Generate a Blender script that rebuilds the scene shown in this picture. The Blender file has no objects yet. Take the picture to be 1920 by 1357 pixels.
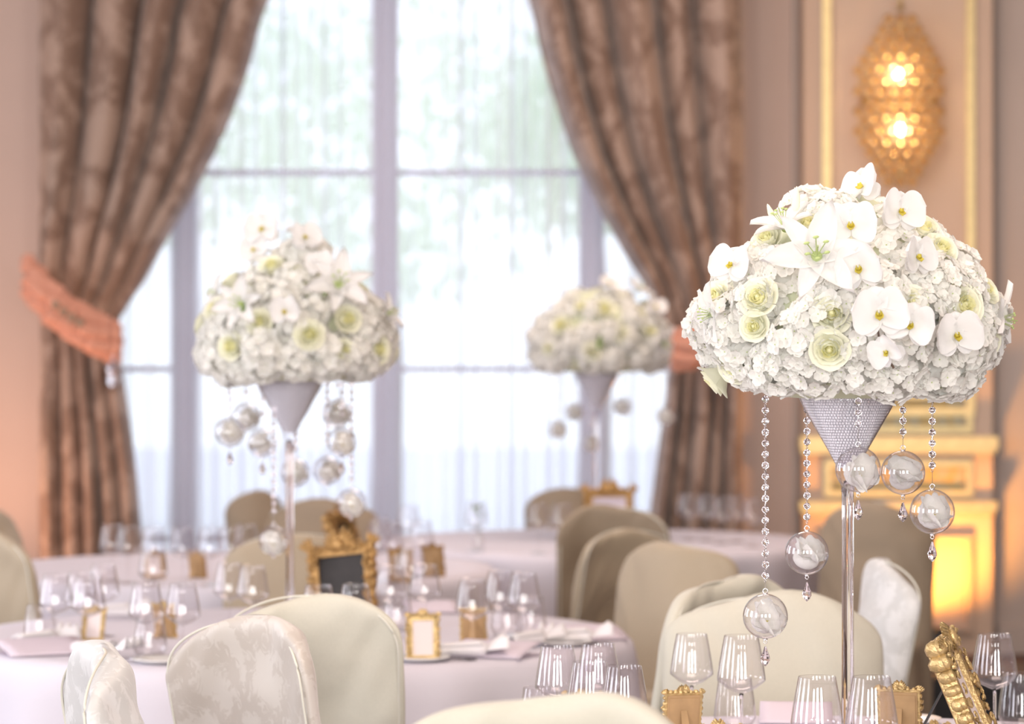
import bpy, math, random
from mathutils import Vector, Matrix, noise, Euler
C = bpy.context.scene
PI = math.pi
# ------------------------------------------------------------------ camera
F = 5514.0; CZ = 1.595
cam = bpy.data.cameras.new('camera'); cam_o = bpy.data.objects.new('camera', cam); C.collection.objects.link(cam_o)
cam.sensor_width = 36; cam.lens = F/1920*36; cam.clip_end = 200; cam.clip_start = .1
cam_o.location = (0, 0, CZ); cam_o.rotation_euler = (PI/2, 0, 0)
cam.dof.use_dof = True; cam.dof.focus_distance = 5.93; cam.dof.aperture_fstop = 3.3
C.camera = cam_o
# ------------------------------------------------------------------ world, lights, exposure
W = bpy.data.worlds.new('world'); C.world = W; W.use_nodes = True
bg = W.node_tree.nodes['Background']; bg.inputs[0].default_value = (.86, .93, 1, 1); bg.inputs[1].default_value = 1.9
def area(name, loc, rot, sx, sy, power, col):
    l = bpy.data.lights.new(name, 'AREA'); l.shape = 'RECTANGLE'; l.size = sx; l.size_y = sy
    l.energy = power; l.color = col
    o = bpy.data.objects.new(name, l); C.collection.objects.link(o); o.location = loc; o.rotation_euler = rot
    return o
DAY = (.87, .91, 1)
for y, p in ((1.2, 150), (5.2, 135), (9.2, 135), (13.0, 60)):
    area('assumed_side_daylight', (-5.9, y, 2.2), (0, -PI/2, 0), 3.0, 1.7, p, DAY)  # assumed daylight from the left: unseen area lights at a solid wall, no window
for x in (-3.6, 0, 3.6):
    area('assumed_rear_daylight', (x, -3.9, 2.3), (PI/2, 0, 0), 1.7, 2.8, 290, (.98, .985, .97))  # assumed daylight from behind the camera; added area lights, no window built there
for y, p in ((6.0, 95), (12.5, 110)):
    area('warm_ceiling_fill', (0.6, y, 4.7), (0, 0, 0), 2.2, 2.2, p, (1, .81, .71))  # unseen warm fill lamps added under the ceiling, no fixture there
vs = C.view_settings; vs.view_transform = 'Standard'; vs.look = 'None'; vs.gamma = 1; vs.use_curve_mapping = False
vs.exposure = 0.08
C.cycles.use_denoising = True
C.cycles.transparent_max_bounces = 24
C.cycles.max_bounces = 10; C.cycles.transmission_bounces = 10; C.cycles.diffuse_bounces = 4; C.cycles.glossy_bounces = 4
C.cycles.sample_clamp_indirect = 30
C.cycles.caustics_reflective = False
# ------------------------------------------------------------------ helpers
def P(px, py, D): return Vector(((px-960)*D/F, D, CZ-(py-678.5)*D/F))
def PX(px, D): return (px-960)*D/F
def PZ(py, D): return CZ-(py-678.5)*D/F
class MB:
    def __init__(s): s.v = []; s.f = []; s.m = []
    def add(s, vs_, fs, mat=0, M=None):
        b = len(s.v)
        s.v += [tuple(M @ Vector(p)) for p in vs_] if M is not None else [tuple(p) for p in vs_]
        s.f += [tuple(i+b for i in f) for f in fs]; s.m += [mat]*len(fs)
        return s
    def box(s, a, b, mat=0, M=None):
        x0, y0, z0 = a; x1, y1, z1 = b
        v = [(x0,y0,z0),(x1,y0,z0),(x1,y1,z0),(x0,y1,z0),(x0,y0,z1),(x1,y0,z1),(x1,y1,z1),(x0,y1,z1)]
        return s.add(v, [(0,3,2,1),(4,5,6,7),(0,1,5,4),(1,2,6,5),(2,3,7,6),(3,0,4,7)], mat, M)
    def lathe(s, prof, n=32, mat=0, M=None):
        v = []; f = []; rows = []
        for r, z in prof:
            if r < 1e-6: rows.append([len(v)]); v.append((0, 0, z))
            else:
                rows.append(list(range(len(v), len(v)+n)))
                v += [(r*math.cos(2*PI*i/n), r*math.sin(2*PI*i/n), z) for i in range(n)]
        for a, b in zip(rows, rows[1:]):
            for i in range(n):
                j = (i+1) % n
                if len(a) == 1 and len(b) == 1: continue
                if len(a) == 1: f.append((a[0], b[j], b[i]))
                elif len(b) == 1: f.append((a[i], a[j], b[0]))
                else: f.append((a[i], a[j], b[j], b[i]))
        return s.add(v, f, mat, M)
    def grid(s, fn, nu, nv, mat=0, M=None):
        v = [fn(i/nu, j/nv) for j in range(nv+1) for i in range(nu+1)]
        f = [(j*(nu+1)+i, j*(nu+1)+i+1, (j+1)*(nu+1)+i+1, (j+1)*(nu+1)+i) for j in range(nv) for i in range(nu)]
        return s.add(v, f, mat, M)
    def tube(s, pts, r, n=8, mat=0, M=None, cap=True):
        pts = [Vector(p) for p in pts]; v = []; f = []
        for k, p in enumerate(pts):
            t = (pts[min(k+1, len(pts)-1)]-pts[max(k-1, 0)]).normalized()
            up = Vector((0, 0, 1)) if abs(t.z) < .9 else Vector((1, 0, 0))
            a = t.cross(up).normalized(); b = t.cross(a)
            rr = r[k] if isinstance(r, (list, tuple)) else r
            v += [p+a*rr*math.cos(2*PI*i/n)+b*rr*math.sin(2*PI*i/n) for i in range(n)]
        for k in range(len(pts)-1):
            for i in range(n):
                j = (i+1) % n; f.append((k*n+i, k*n+j, (k+1)*n+j, (k+1)*n+i))
        if cap: f.append(tuple(range(n))); f.append(tuple((len(pts)-1)*n+i for i in reversed(range(n))))
        return s.add(v, f, mat, M)
    def ball(s, c, r, n=8, mat=0, sc=(1, 1, 1), M=None):
        prof = [(math.sin(PI*k/(n//2+1)), -math.cos(PI*k/(n//2+1))) for k in range(n//2+2)]
        prof[0] = (0, -1); prof[-1] = (0, 1)
        T = Matrix.Translation(c) @ Matrix.Diagonal((r*sc[0], r*sc[1], r*sc[2], 1))
        return s.lathe(prof, n, mat, (M @ T) if M is not None else T)
    def mesh(s, name, mats, smooth=True):
        me = bpy.data.meshes.new(name); me.from_pydata(s.v, [], s.f)
        for m in (mats if isinstance(mats, (list, tuple)) else [mats]): me.materials.append(m)
        me.polygons.foreach_set('material_index', s.m)
        me.polygons.foreach_set('use_smooth', [smooth]*len(s.f)); me.update()
        return me
def link(name, me, parent=None, loc=None, rot=None, sc=None):
    o = bpy.data.objects.new(name, me); C.collection.objects.link(o)
    if parent: o.parent = parent
    if loc is not None: o.location = loc
    if rot is not None: o.rotation_euler = rot
    if sc is not None: o.scale = (sc, sc, sc) if isinstance(sc, (int, float)) else sc
    return o
def tag(o, label, cat, group=None, kind=None):
    o['label'] = label; o['category'] = cat
    if group: o['group'] = group
    if kind: o['kind'] = kind
    return o
def thing(name, label, cat, loc=(0, 0, 0), rot=(0, 0, 0), group=None, sc=None):
    return tag(link(name, None, None, loc, rot, sc), label, cat, group)
def struct(name, me, loc=None):
    o = link(name, me, None, loc); o['kind'] = 'structure'; return o
def copy_tree(o, parent=None):
    c = o.copy(); C.collection.objects.link(c); c.parent = parent
    for ch in list(o.children): copy_tree(ch, c)
    return c
# ------------------------------------------------------------------ materials
def new_mat(name):
    m = bpy.data.materials.new(name); m.use_nodes = True; return m, m.node_tree.nodes, m.node_tree.links
def pbr(name, col, rough=.6, metal=0, noise_s=0, amt=.1, bump=0, bump_s=60, sheen=0, spec=.5):
    m, N, L = new_mat(name); b = N['Principled BSDF']
    b.inputs['Base Color'].default_value = (*col, 1); b.inputs['Roughness'].default_value = rough
    b.inputs['Metallic'].default_value = metal; b.inputs['Sheen Weight'].default_value = sheen
    b.inputs['Specular IOR Level'].default_value = spec
    tc = N.new('ShaderNodeTexCoord')
    if noise_s:
        n = N.new('ShaderNodeTexNoise'); n.inputs['Scale'].default_value = noise_s; n.inputs['Detail'].default_value = 4
        L.new(tc.outputs['Object'], n.inputs['Vector'])
        r = N.new('ShaderNodeValToRGB'); r.color_ramp.elements[0].position = .3; r.color_ramp.elements[1].position = .7
        r.color_ramp.elements[0].color = (*[c*(1-amt) for c in col], 1)
        r.color_ramp.elements[1].color = (*[min(1, c*(1+amt)) for c in col], 1)
        L.new(n.outputs[0], r.inputs[0]); L.new(r.outputs[0], b.inputs['Base Color'])
    if bump:
        n2 = N.new('ShaderNodeTexNoise'); n2.inputs['Scale'].default_value = bump_s; n2.inputs['Detail'].default_value = 3
        L.new(tc.outputs['Object'], n2.inputs['Vector'])
        bp = N.new('ShaderNodeBump'); bp.inputs['Strength'].default_value = bump; bp.inputs['Distance'].default_value = .01
        L.new(n2.outputs[0], bp.inputs['Height']); L.new(bp.outputs[0], b.inputs['Normal'])
    return m
def petal_mat(name, col, tr=.3, noise_s=0):
    m, N, L = new_mat(name); N.remove(N['Principled BSDF'])
    d = N.new('ShaderNodeBsdfDiffuse'); t = N.new('ShaderNodeBsdfTranslucent'); mx = N.new('ShaderNodeMixShader')
    d.inputs[0].default_value = (*col, 1); t.inputs[0].default_value = (*col, 1); mx.inputs[0].default_value = tr
    L.new(d.outputs[0], mx.inputs[1]); L.new(t.outputs[0], mx.inputs[2]); L.new(mx.outputs[0], N['Material Output'].inputs[0])
    return m
def thin_glass(name, tint=(.97, .97, .98), boost=1.0, base=.05):
    m, N, L = new_mat(name); N.remove(N['Principled BSDF'])
    t = N.new('ShaderNodeBsdfTransparent'); t.inputs[0].default_value = (*tint, 1)
    g = N.new('ShaderNodeBsdfGlossy'); g.inputs['Roughness'].default_value = .015
    lw = N.new('ShaderNodeLayerWeight'); lw.inputs[0].default_value = .5
    pw = N.new('ShaderNodeMath'); pw.operation = 'POWER'; pw.inputs[1].default_value = 4
    mu = N.new('ShaderNodeMath'); mu.operation = 'MULTIPLY_ADD'; mu.inputs[1].default_value = .8*boost; mu.inputs[2].default_value = base; mu.use_clamp = True
    mx = N.new('ShaderNodeMixShader')
    L.new(lw.outputs['Facing'], pw.inputs[0]); L.new(pw.outputs[0], mu.inputs[0]); L.new(mu.outputs[0], mx.inputs[0]); L.new(t.outputs[0], mx.inputs[1])
    L.new(g.outputs[0], mx.inputs[2]); L.new(mx.outputs[0], N['Material Output'].inputs[0])
    return m
def solid_glass(name, col=(1, 1, 1), ior=1.5, rough=0):
    m, N, L = new_mat(name); N.remove(N['Principled BSDF'])
    g = N.new('ShaderNodeBsdfGlass'); g.inputs['Color'].default_value = (*col, 1); g.inputs['Roughness'].default_value = rough; g.inputs['IOR'].default_value = ior
    L.new(g.outputs[0], N['Material Output'].inputs[0]); return m
def damask(name, c1, c2, scale, rough=.55, sheen=.3, bump=.15, trans=0, squash=(1, 1, .8)):
    """ woven scroll pattern: warped rings and petals, two weaves """
    m, N, L = new_mat(name); b = N['Principled BSDF']; b.inputs['Roughness'].default_value = rough; b.inputs['Sheen Weight'].default_value = sheen
    tc = N.new('ShaderNodeTexCoord'); mp = N.new('ShaderNodeMapping'); mp.inputs['Scale'].default_value = [scale*s for s in squash]
    L.new(tc.outputs['Object'], mp.inputs[0])
    wn = N.new('ShaderNodeTexNoise'); wn.inputs['Scale'].default_value = 1.6; wn.inputs['Detail'].default_value = 3
    L.new(mp.outputs[0], wn.inputs['Vector'])
    ad = N.new('ShaderNodeVectorMath'); ad.operation = 'MULTIPLY_ADD'; ad.inputs[1].default_value = (.9, .9, .9)
    L.new(wn.outputs['Color'], ad.inputs[0]); L.new(mp.outputs[0], ad.inputs[2])
    vo = N.new('ShaderNodeTexVoronoi'); vo.feature = 'DISTANCE_TO_EDGE'; vo.inputs['Scale'].default_value = 1.0
    L.new(ad.outputs[0], vo.inputs['Vector'])
    n2 = N.new('ShaderNodeTexNoise'); n2.inputs['Scale'].default_value = 5; n2.inputs['Detail'].default_value = 2; n2.inputs['Distortion'].default_value = 1.5
    L.new(ad.outputs[0], n2.inputs['Vector'])
    s = N.new('ShaderNodeMath'); s.operation = 'MULTIPLY_ADD'; s.inputs[1].default_value = .55; L.new(n2.outputs[0], s.inputs[0]); L.new(vo.outputs[0], s.inputs[2])
    r = N.new('ShaderNodeValToRGB'); r.color_ramp.elements[0].position = .36; r.color_ramp.elements[1].position = .45
    r.color_ramp.elements[0].color = (*c1, 1); r.color_ramp.elements[1].color = (*c2, 1)
    L.new(s.outputs[0], r.inputs[0]); L.new(r.outputs[0], b.inputs['Base Color'])
    if bump:
        bp = N.new('ShaderNodeBump'); bp.inputs['Strength'].default_value = bump; bp.inputs['Distance'].default_value = .004
        L.new(s.outputs[0], bp.inputs['Height']); L.new(bp.outputs[0], b.inputs['Normal'])
    return m
def emit(name, col, st):
    m, N, L = new_mat(name); N.remove(N['Principled BSDF']); e = N.new('ShaderNodeEmission')
    e.inputs[0].default_value = (*col, 1); e.inputs[1].default_value = st; L.new(e.outputs[0], N['Material Output'].inputs[0]); return m
M_wall = pbr('wall_paint', (.59, .44, .37), .7, noise_s=1.5, amt=.03)
M_panel = pbr('panel_paint', (.61, .445, .335), .65, noise_s=2, amt=.03)
M_grey = pbr('greyed_paint', (.47, .39, .345), .7, noise_s=2, amt=.03)
M_ceiling = pbr('ceiling_paint', (.75, .68, .62), .8)
M_carpet = pbr('carpet', (.10, .065, .055), .95, noise_s=6, amt=.4, bump=.4, bump_s=200)
M_gilt = pbr('gilt_moulding', (.70, .54, .27), .38, .65, noise_s=30, amt=.1)
M_giltpaint = damask('gilt_painted_panel', (.50, .34, .10), (.42, .38, .24), 9, .4, 0, .2)
M_gold = pbr('antique_gold', (.60, .43, .20), .36, .6, noise_s=60, amt=.25, bump=.3, bump_s=120)
M_shadegold = pbr('shaded_gold', (.46, .27, .10), .4, .55, noise_s=60, amt=.3, bump=.3, bump_s=120)  # the frames' gold again, darkened in its colour for shade on the farther ones
M_goldback = pbr('tan_board', (.46, .29, .14), .6, 0, noise_s=30, amt=.1)
M_slate = pbr('black_chalkboard', (.022, .018, .018), .55, noise_s=20, amt=.3)
M_card = pbr('cream_card', (.82, .72, .70), .7)
M_black = pbr('black_plastic', (.015, .015, .017), .5)
M_curtain = damask('brown_damask_curtain', (.215, .13, .09), (.365, .25, .19), 3.6, .6, .3, .2, squash=(1.3, .4, .8))
M_tie = pbr('salmon_ruffle', (.66, .30, .20), .7, sheen=.2, bump=.3, bump_s=60)
M_cloth = pbr('white_tablecloth', (.69, .66, .73), .75, noise_s=400, amt=.03, bump=.05, bump_s=20)
M_cream = pbr('cream_slipcover', (.56, .535, .445), .62, noise_s=300, amt=.04, bump=.55, bump_s=7, sheen=.15)
M_taupe = pbr('taupe_slipcover', (.44, .36, .255), .65, noise_s=200, amt=.05, bump=.55, bump_s=7, sheen=.15)
M_dkchair = pbr('dusky_slipcover', (.30, .235, .165), .7, noise_s=200, amt=.05, bump=.55, bump_s=7)
M_damask = damask('ivory_damask_slipcover', (.49, .44, .39), (.565, .52, .47), 8, .45, .3, .10)
M_whitedamask = damask('white_damask_slipcover', (.56, .56, .55), (.67, .67, .665), 8, .45, .3, .10)
M_pip = pbr('cream_piping', (.64, .62, .54), .6)
M_china = pbr('white_china', (.85, .83, .80), .15)
M_lilac = pbr('lilac_paper', (.70, .62, .70), .6)
M_napkin = pbr('white_napkin', (.84, .81, .82), .8, bump=.1, bump_s=40)
M_steel = pbr('polished_steel', (.55, .52, .55), .18, 1)
M_silver = pbr('silver_wire', (.85, .83, .85), .2, 1)
M_glass = solid_glass('clear_glass', (.995, .99, 1), 1.48)
M_crystal = solid_glass('cut_crystal', (1, .985, 1), 1.6)
M_thin = thin_glass('thin_glass', (.985, .98, .985), 1.5, .05)
M_beadfill = pbr('silver_gel_beads', (.86, .85, .89), .15, .15, spec=.9)
M_petal = petal_mat('white_petal', (.87, .86, .85), .3)
M_hyd = petal_mat('ivory_floret', (.95, .94, .90), .42)
M_rose = petal_mat('cream_rose_petal', (.92, .915, .76), .25)
M_rosec = petal_mat('rose_heart', (.90, .88, .56), .3)
M_lip = petal_mat('yellow_lip', (.72, .62, .12), .2)
M_throat = petal_mat('green_throat', (.62, .72, .34), .3)
M_leaf = petal_mat('green_leaf', (.18, .28, .06), .3)
M_stemd = pbr('dark_orchid_stem', (.10, .06, .04), .6)
M_foam = pbr('pale_green_foam', (.60, .63, .45), .9)
M_wood = pbr('window_paint', (.40, .33, .38), .5)
M_grass = pbr('lawn', (.20, .36, .10), .9, noise_s=2, amt=.3)
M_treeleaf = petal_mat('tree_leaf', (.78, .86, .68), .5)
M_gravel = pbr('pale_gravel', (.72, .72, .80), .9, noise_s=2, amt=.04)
M_bark = pbr('bark', (.15, .1, .07), .9)
def sheer_mat():
    m, N, L = new_mat('sheer_voile'); N.remove(N['Principled BSDF'])
    t = N.new('ShaderNodeBsdfTransparent'); d = N.new('ShaderNodeBsdfDiffuse'); tl = N.new('ShaderNodeBsdfTranslucent')
    d.inputs[0].default_value = (.80, .79, .86, 1); tl.inputs[0].default_value = (.84, .84, .91, 1); t.inputs[0].default_value = (.97, .97, 1, 1)
    a = N.new('ShaderNodeMixShader'); a.inputs[0].default_value = .62; L.new(d.outputs[0], a.inputs[1]); L.new(tl.outputs[0], a.inputs[2])
    # the weave closes up where the cloth turns away from the eye
    lw = N.new('ShaderNodeLayerWeight'); lw.inputs[0].default_value = .35
    mr = N.new('ShaderNodeMapRange'); mr.inputs[1].default_value = 0; mr.inputs[2].default_value = .9; mr.inputs[3].default_value = .42; mr.inputs[4].default_value = .97
    L.new(lw.outputs['Facing'], mr.inputs[0])
    b = N.new('ShaderNodeMixShader'); L.new(mr.outputs[0], b.inputs[0]); L.new(t.outputs[0], b.inputs[1]); L.new(a.outputs[0], b.inputs[2])
    L.new(b.outputs[0], N['Material Output'].inputs[0]); return m
M_sheer = sheer_mat()
# ------------------------------------------------------------------ room shell
DW = 16.0; CEIL = 5.0
WX0, WX1, WZ0, WZ1 = PX(130, 16.2), PX(1340, 16.2), .12, 4.45
struct('floor', MB().box((-6.2, -4.2, -.1), (6.2, 16.7, 0)).mesh('floor', M_carpet, False))
struct('ceiling', MB().box((-6.2, -4.2, CEIL), (6.2, 16.7, CEIL+.15)).mesh('ceiling', M_ceiling, False))
b = MB()
b.box((-6.2, 16.2, 0), (WX0, 16.5, CEIL)); b.box((WX1, 16.2, 0), (6.2, 16.5, CEIL))
b.box((WX0, 16.2, 0), (WX1, 16.5, WZ0)); b.box((WX0, 16.2, WZ1), (WX1, 16.5, CEIL))
struct('wall_back', b.mesh('wall_back', M_wall, False))
struct('wall_left', MB().box((-6.2, -4.2, 0), (-6.0, 16.2, CEIL)).mesh('wall_left', M_wall, False))
struct('wall_right', MB().box((6.0, -4.2, 0), (6.2, 16.2, CEIL)).mesh('wall_right', M_grey, False))
struct('wall_front', MB().box((-6.0, -4.2, 0), (6.0, -4.0, CEIL)).mesh('wall_front', M_wall, False))
# window: frame bars, muntins, glass
b = MB(); Y0, Y1 = 16.28, 16.42
for px in (345, 722, 1110):
    x = PX(px, 16.3); b.box((x-.068, Y0, WZ0), (x+.068, Y1, WZ1)); b.box((x-.025, Y0-.03, WZ0), (x+.025, Y0, WZ1))
for x in (WX0+.04, WX1-.04): b.box((x-.05, Y0, WZ0), (x+.05, Y1, WZ1))
for z in (WZ0+.04, WZ1-.04): b.box((WX0, Y0+.005, z-.05), (WX1, Y1-.005, z+.05))
for py in (323, 692, 1010):
    z = PZ(py, 16.3); b.box((WX0, Y0+.02, z-.016), (WX1, Y1-.03, z+.016))
z = PZ(-45, 16.3); b.box((WX0, Y0+.02, z-.016), (WX1, Y1-.03, z+.016))
w = struct('window_1', b.mesh('window_frame', M_wood, False))
w['label'] = 'tall four-light window behind the voile'
link('window_pane', MB().box((WX0, 16.36, WZ0), (WX1, 16.365, WZ1)).mesh('window_pane', thin_glass('window_glass', (.98, .99, .985), .6, .01), False), w)
# garden outside
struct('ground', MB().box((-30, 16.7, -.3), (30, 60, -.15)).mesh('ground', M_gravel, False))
def tree(px, D, h, r, label, seed):
    rnd = random.Random(seed); t = thing('tree', label, 'tree', (PX(px, D), D, -.15), group='trees in the garden outside')
    link('trunk', MB().tube([(0, 0, 0), (.05, 0, h*.4), (0, .1, h*.8)], [.16, .12, .05], 8).mesh('trunk', M_bark), t)
    b = MB()
    for i in range(1000):
        u = Vector((rnd.gauss(0, 1), rnd.gauss(0, 1), rnd.gauss(0, 1))).normalized()
        k = rnd.uniform(.55, 1)*(1+.35*noise.noise(u*2+Vector((seed, 0, 0))))
        p = Vector((u.x*r, u.y*r, u.z*r*.9+h*.8))*1; p = Vector((0, 0, h*.8))+(p-Vector((0, 0, h*.8)))*k
        s = rnd.uniform(.07, .14); R = Euler((rnd.uniform(0, 6), rnd.uniform(0, 6), rnd.uniform(0, 6))).to_matrix().to_4x4()
        b.add([(-s, 0, 0), (0, -s*.5, 0), (s, 0, 0), (0, s*.5, .02)], [(0, 1, 2, 3)], 0, Matrix.Translation(p) @ R)
    link('crown', b.mesh('crown', M_treeleaf, False), t)
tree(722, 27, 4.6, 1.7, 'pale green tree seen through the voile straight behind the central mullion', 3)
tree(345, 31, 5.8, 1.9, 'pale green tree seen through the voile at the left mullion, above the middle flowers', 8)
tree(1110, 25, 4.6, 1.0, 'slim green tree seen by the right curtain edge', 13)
# pilaster with gilt strips, dado of gilt panels
A, B_ = PX(1507, DW), PX(1862, DW); yf = 16.02
struct('trim_1', MB().box((A, yf, 0), (B_, 16.2, CEIL)).mesh('pilaster', M_panel, False))
b = MB()
def mould(x0, x1, z0, z1, w_, y, d=.03):   # rectangular picture moulding with a stepped section
    for (e, dd) in ((0, d), (w_*.3, d*1.6)):
        ww = w_-2*e*.8
        b.box((x0+e, y-dd, z0+e), (x0+e+ww*.6, y, z1-e)); b.box((x1-e-ww*.6, y-dd, z0+e), (x1-e, y, z1-e))
        b.box((x0+e+ww*.6, y-dd, z1-e-ww*.6), (x1-e-ww*.6, y, z1-e)); b.box((x0+e+ww*.6, y-dd, z0+e), (x1-e-ww*.6, y, z0+e+ww*.6))
g0, g1 = PX(1542, DW), PX(1828, DW)
mould(g0, g1, 1.30, 4.6, .075, yf, .022)
o = struct('trim_2', b.mesh('gilt_strip', M_gilt, False)); o['label'] = 'long gilt moulding of the tall wall panel'
for n, (z0, z1, m) in enumerate(((PZ(812, DW), PZ(735, DW), M_giltpaint), (PZ(932, DW), PZ(862, DW), M_giltpaint), (.12, PZ(1000, DW), M_panel))):
    b = MB(); mould(g0+.01, g1-.01, z0, z1, .06, yf, .02 if n < 2 else .03)
    f = struct('trim_%d' % (n+3), b.mesh('panel_moulding', M_gilt if n < 2 else M_panel, False))
    link('panel_field', MB().box((g0+.06, yf-.008, z0+.04), (g1-.06, yf+.01, z1-.04)).mesh('panel_field', m, False), f)
b = MB()
for z0, z1, d in ((PZ(842, DW), PZ(818, DW), .07), (PZ(955, DW), PZ(940, DW), .04)):
    b.box((A-.02, yf-d, z0), (B_+.02, yf+.1, z1)); b.box((A-.01, yf-d*.6, z0-.025), (B_+.01, yf+.1, z0))
o = struct('trim_6', b.mesh('dado_rail', M_gilt, False)); o['label'] = 'gilt dado rails'
# plain wall mouldings left and right of the pilaster
b = MB(); b.box((PX(1868, DW), 16.14, 0), (PX(1876, DW), 16.2, CEIL)); b.box((PX(1492, DW), 16.15, 0), (PX(1500, DW), 16.2, CEIL))
struct('trim_7', b.mesh('edge_bead', M_grey, False))
struct('wall_niche', MB().box((PX(1876, DW), 16.12, .15), (5.9, 16.2, CEIL)).mesh('grey_panel', M_grey, False))
struct('baseboard_back', MB().box((PX(1876, DW), 16.08, 0), (5.9, 16.12, .15)).mesh('baseboard', M_grey, False))
# ------------------------------------------------------------------ curtains
def interp(tab, z):
    if z >= tab[0][0]: return tab[0][1]
    for (a, va), (b_, vb) in zip(tab, tab[1:]):
        if a >= z >= b_:
            t = (a-z)/(a-b_); return va+(vb-va)*(t)
    return tab[-1][1]
def smooth_tab(tab, z):
    # Catmull-Rom through the table for a flowing hem line
    n = len(tab)
    for i in range(n-1):
        a, b_ = tab[i][0], tab[i+1][0]
        if a >= z >= b_:
            t = (a-z)/(a-b_); p0 = tab[max(i-1, 0)][1]; p1 = tab[i][1]; p2 = tab[i+1][1]; p3 = tab[min(i+2, n-1)][1]
            return .5*((2*p1)+(-p0+p2)*t+(2*p0-5*p1+4*p2-p3)*t*t+(-p0+3*p1-3*p2+p3)*t*t*t)
    return tab[0][1] if z > tab[0][0] else tab[-1][1]
DC = 15.75
def curtain(label, wall_px, edge, seed, folds):
    """edge: (pixel row, pixel column) of the hem on the window side; the cloth is gathered at the tie and fans out above"""
    tab = [(PZ(v, DC), PX(u, DC)) for v, u in edge]; xw = PX(wall_px, DC); rnd = random.Random(seed)
    amps = [rnd.uniform(.6, 1.2) for _ in range(folds+2)]; cuts = [0]
    for i in range(folds): cuts.append(cuts[-1]+rnd.uniform(.7, 1.35))
    cuts = [c/cuts[-1] for c in cuts]
    ztie = PZ(600, DC)
    def fn(u, v):
        z = 4.42*(1-v)+.02; xe = smooth_tab(tab, z); W_ = abs(xe-xw)
        s = u+.012*noise.noise(Vector((u*6, z*.8, seed)))
        k = 0
        while k < folds-1 and s > cuts[k+1]: k += 1
        t = (s-cuts[k])/(cuts[k+1]-cuts[k]); t = min(1, max(0, t))
        fold = math.sin(PI*t)**.5
        depth = .08+.24*min(1, W_/1.1)
        gat = max(0, 1-abs(z-ztie)/.5)
        y = -depth*amps[k]*fold*(1-.55*gat)+.012*noise.noise(Vector((u*14, z*3, seed+5)))
        sag = .02*math.sin(z*5+k)*(.4+gat)
        x = xw+(xe-xw)*(u)+sag*.3
        return (x, DC+y, z)
    t = thing('curtain', label, 'curtain', group=None)
    link('drape', MB().grid(fn, 300, 110).mesh('drape', M_curtain), t)
    m = t.children[0].modifiers.new('thick', 'SOLIDIFY'); m.thickness = .006
    # lining seen as a narrow band along the hem on the window side
    b = MB(); zs = [4.4-i*.055 for i in range(80)]
    b.tube([(smooth_tab(tab, z), DC+.004, z) for z in zs], .008, 6); link('hem', b.mesh('hem', M_curtain), t)
    return t
LE = [(-600, 640), (-300, 590), (0, 502), (130, 463), (250, 418), (370, 358), (450, 310), (520, 272), (590, 228), (620, 219), (700, 228), (800, 243), (900, 255), (1000, 264), (1250, 285)]
RE = [(-600, 900), (-300, 940), (0, 993), (130, 1025), (280, 1073), (400, 1130), (470, 1170), (530, 1208), (600, 1240), (660, 1258), (740, 1250), (830, 1238), (950, 1222), (1250, 1200)]
curtain('brown damask curtain left of the window, tied back with a salmon ruffle', 76, LE, 4, 5)
curtain('brown damask curtain right of the window, behind the nearest flowers', 1393, RE, 7, 5)
def tieback(p0, p1, label):
    a = Vector(p0); c = Vector(p1); t = thing('curtain_tieback', label, 'tieback', group='curtain tiebacks')
    b = MB(); n = 15; rnd = random.Random(5)
    def pt(s): return a.lerp(c, s)+Vector((0, -.05*math.sin(PI*s), -.05*math.sin(PI*s)))
    b.tube([pt(i/n) for i in range(n+1)], .05, 10); link('band', b.mesh('band', M_tie), t)
    b = MB()
    for i in range(n+1):
        for k in range(7):
            an = k/7*2*PI+i; p = pt(i/n)+Vector((rnd.uniform(-.01, .01), math.sin(an)*.05, math.cos(an)*.085))
            b.ball(p, rnd.uniform(.03, .046), 8, 0, (1, .6, 1))
    link('ruffle', b.mesh('ruffle', M_tie), t)
    b = MB()
    e = Vector((a.x, 16.17, a.z+.02)); b2 = MB(); b2.tube([a, a.lerp(e, .5)+Vector((0, 0, .02)), e], .014, 8); b2.ball(e, .035, 12, 0, (1, .6, 1)); link('wall_hook', b2.mesh('wall_hook', M_gilt), t)
    for i in range(4): b.ball(pt((i+4)/11)+Vector((0, -.105, .02)), .022, 8)
    o = link('rosette', b.mesh('rosette', M_dkchair), t); o['label'] = 'row of dark rosettes'
    return t
tieback(P(52, 520, 15.4), P(218, 640, 15.45), 'salmon ruffled tieback slanting across the left curtain')
tieback(P(1385, 575, 15.45), P(1268, 655, 15.45), 'salmon ruffled tieback on the right curtain, mostly behind white flowers')
t = thing('crystal_tassel', 'small clear crystal tassel hanging below the left tieback', 'tassel', P(212, 690, 15.4))
b = MB(); b.ball((0, 0, 0), .035, 10); b.ball((0, 0, -.06), .028, 8, 0, (1, 1, 1.4)); b.tube([(0, 0, .16), (0, 0, 0)], .006, 6); link('drop', b.mesh('drop', M_crystal, False), t)
def sheer():
    x0, x1 = PX(120, 16.0), PX(1350, 16.0); rnd = random.Random(2)
    def fn(u, v):
        x = x0+(x1-x0)*u
        y = .036*math.sin(x*38+4*noise.noise(Vector((x*1.5, 0, 0)))) + .030*math.sin(x*17+2*math.sin(x*2.3)) + .012*noise.noise(Vector((x*8, v*2, 3)))
        return (x, 16.02+y, .03+4.38*(1-v))
    return MB().grid(fn, 900, 10).mesh('voile', M_sheer)
tag(link('sheer_curtain', sheer()), 'white sheer voile curtain hanging over the whole window', 'sheer curtain')
b = MB(); b.tube([(PX(60, DC), 15.72, 4.45), (PX(1410, DC), 15.72, 4.45)], .025, 10)
tag(link('curtain_rail', b.mesh('rail', M_gilt)), 'gilt curtain rail above the window', 'curtain rail')
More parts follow.
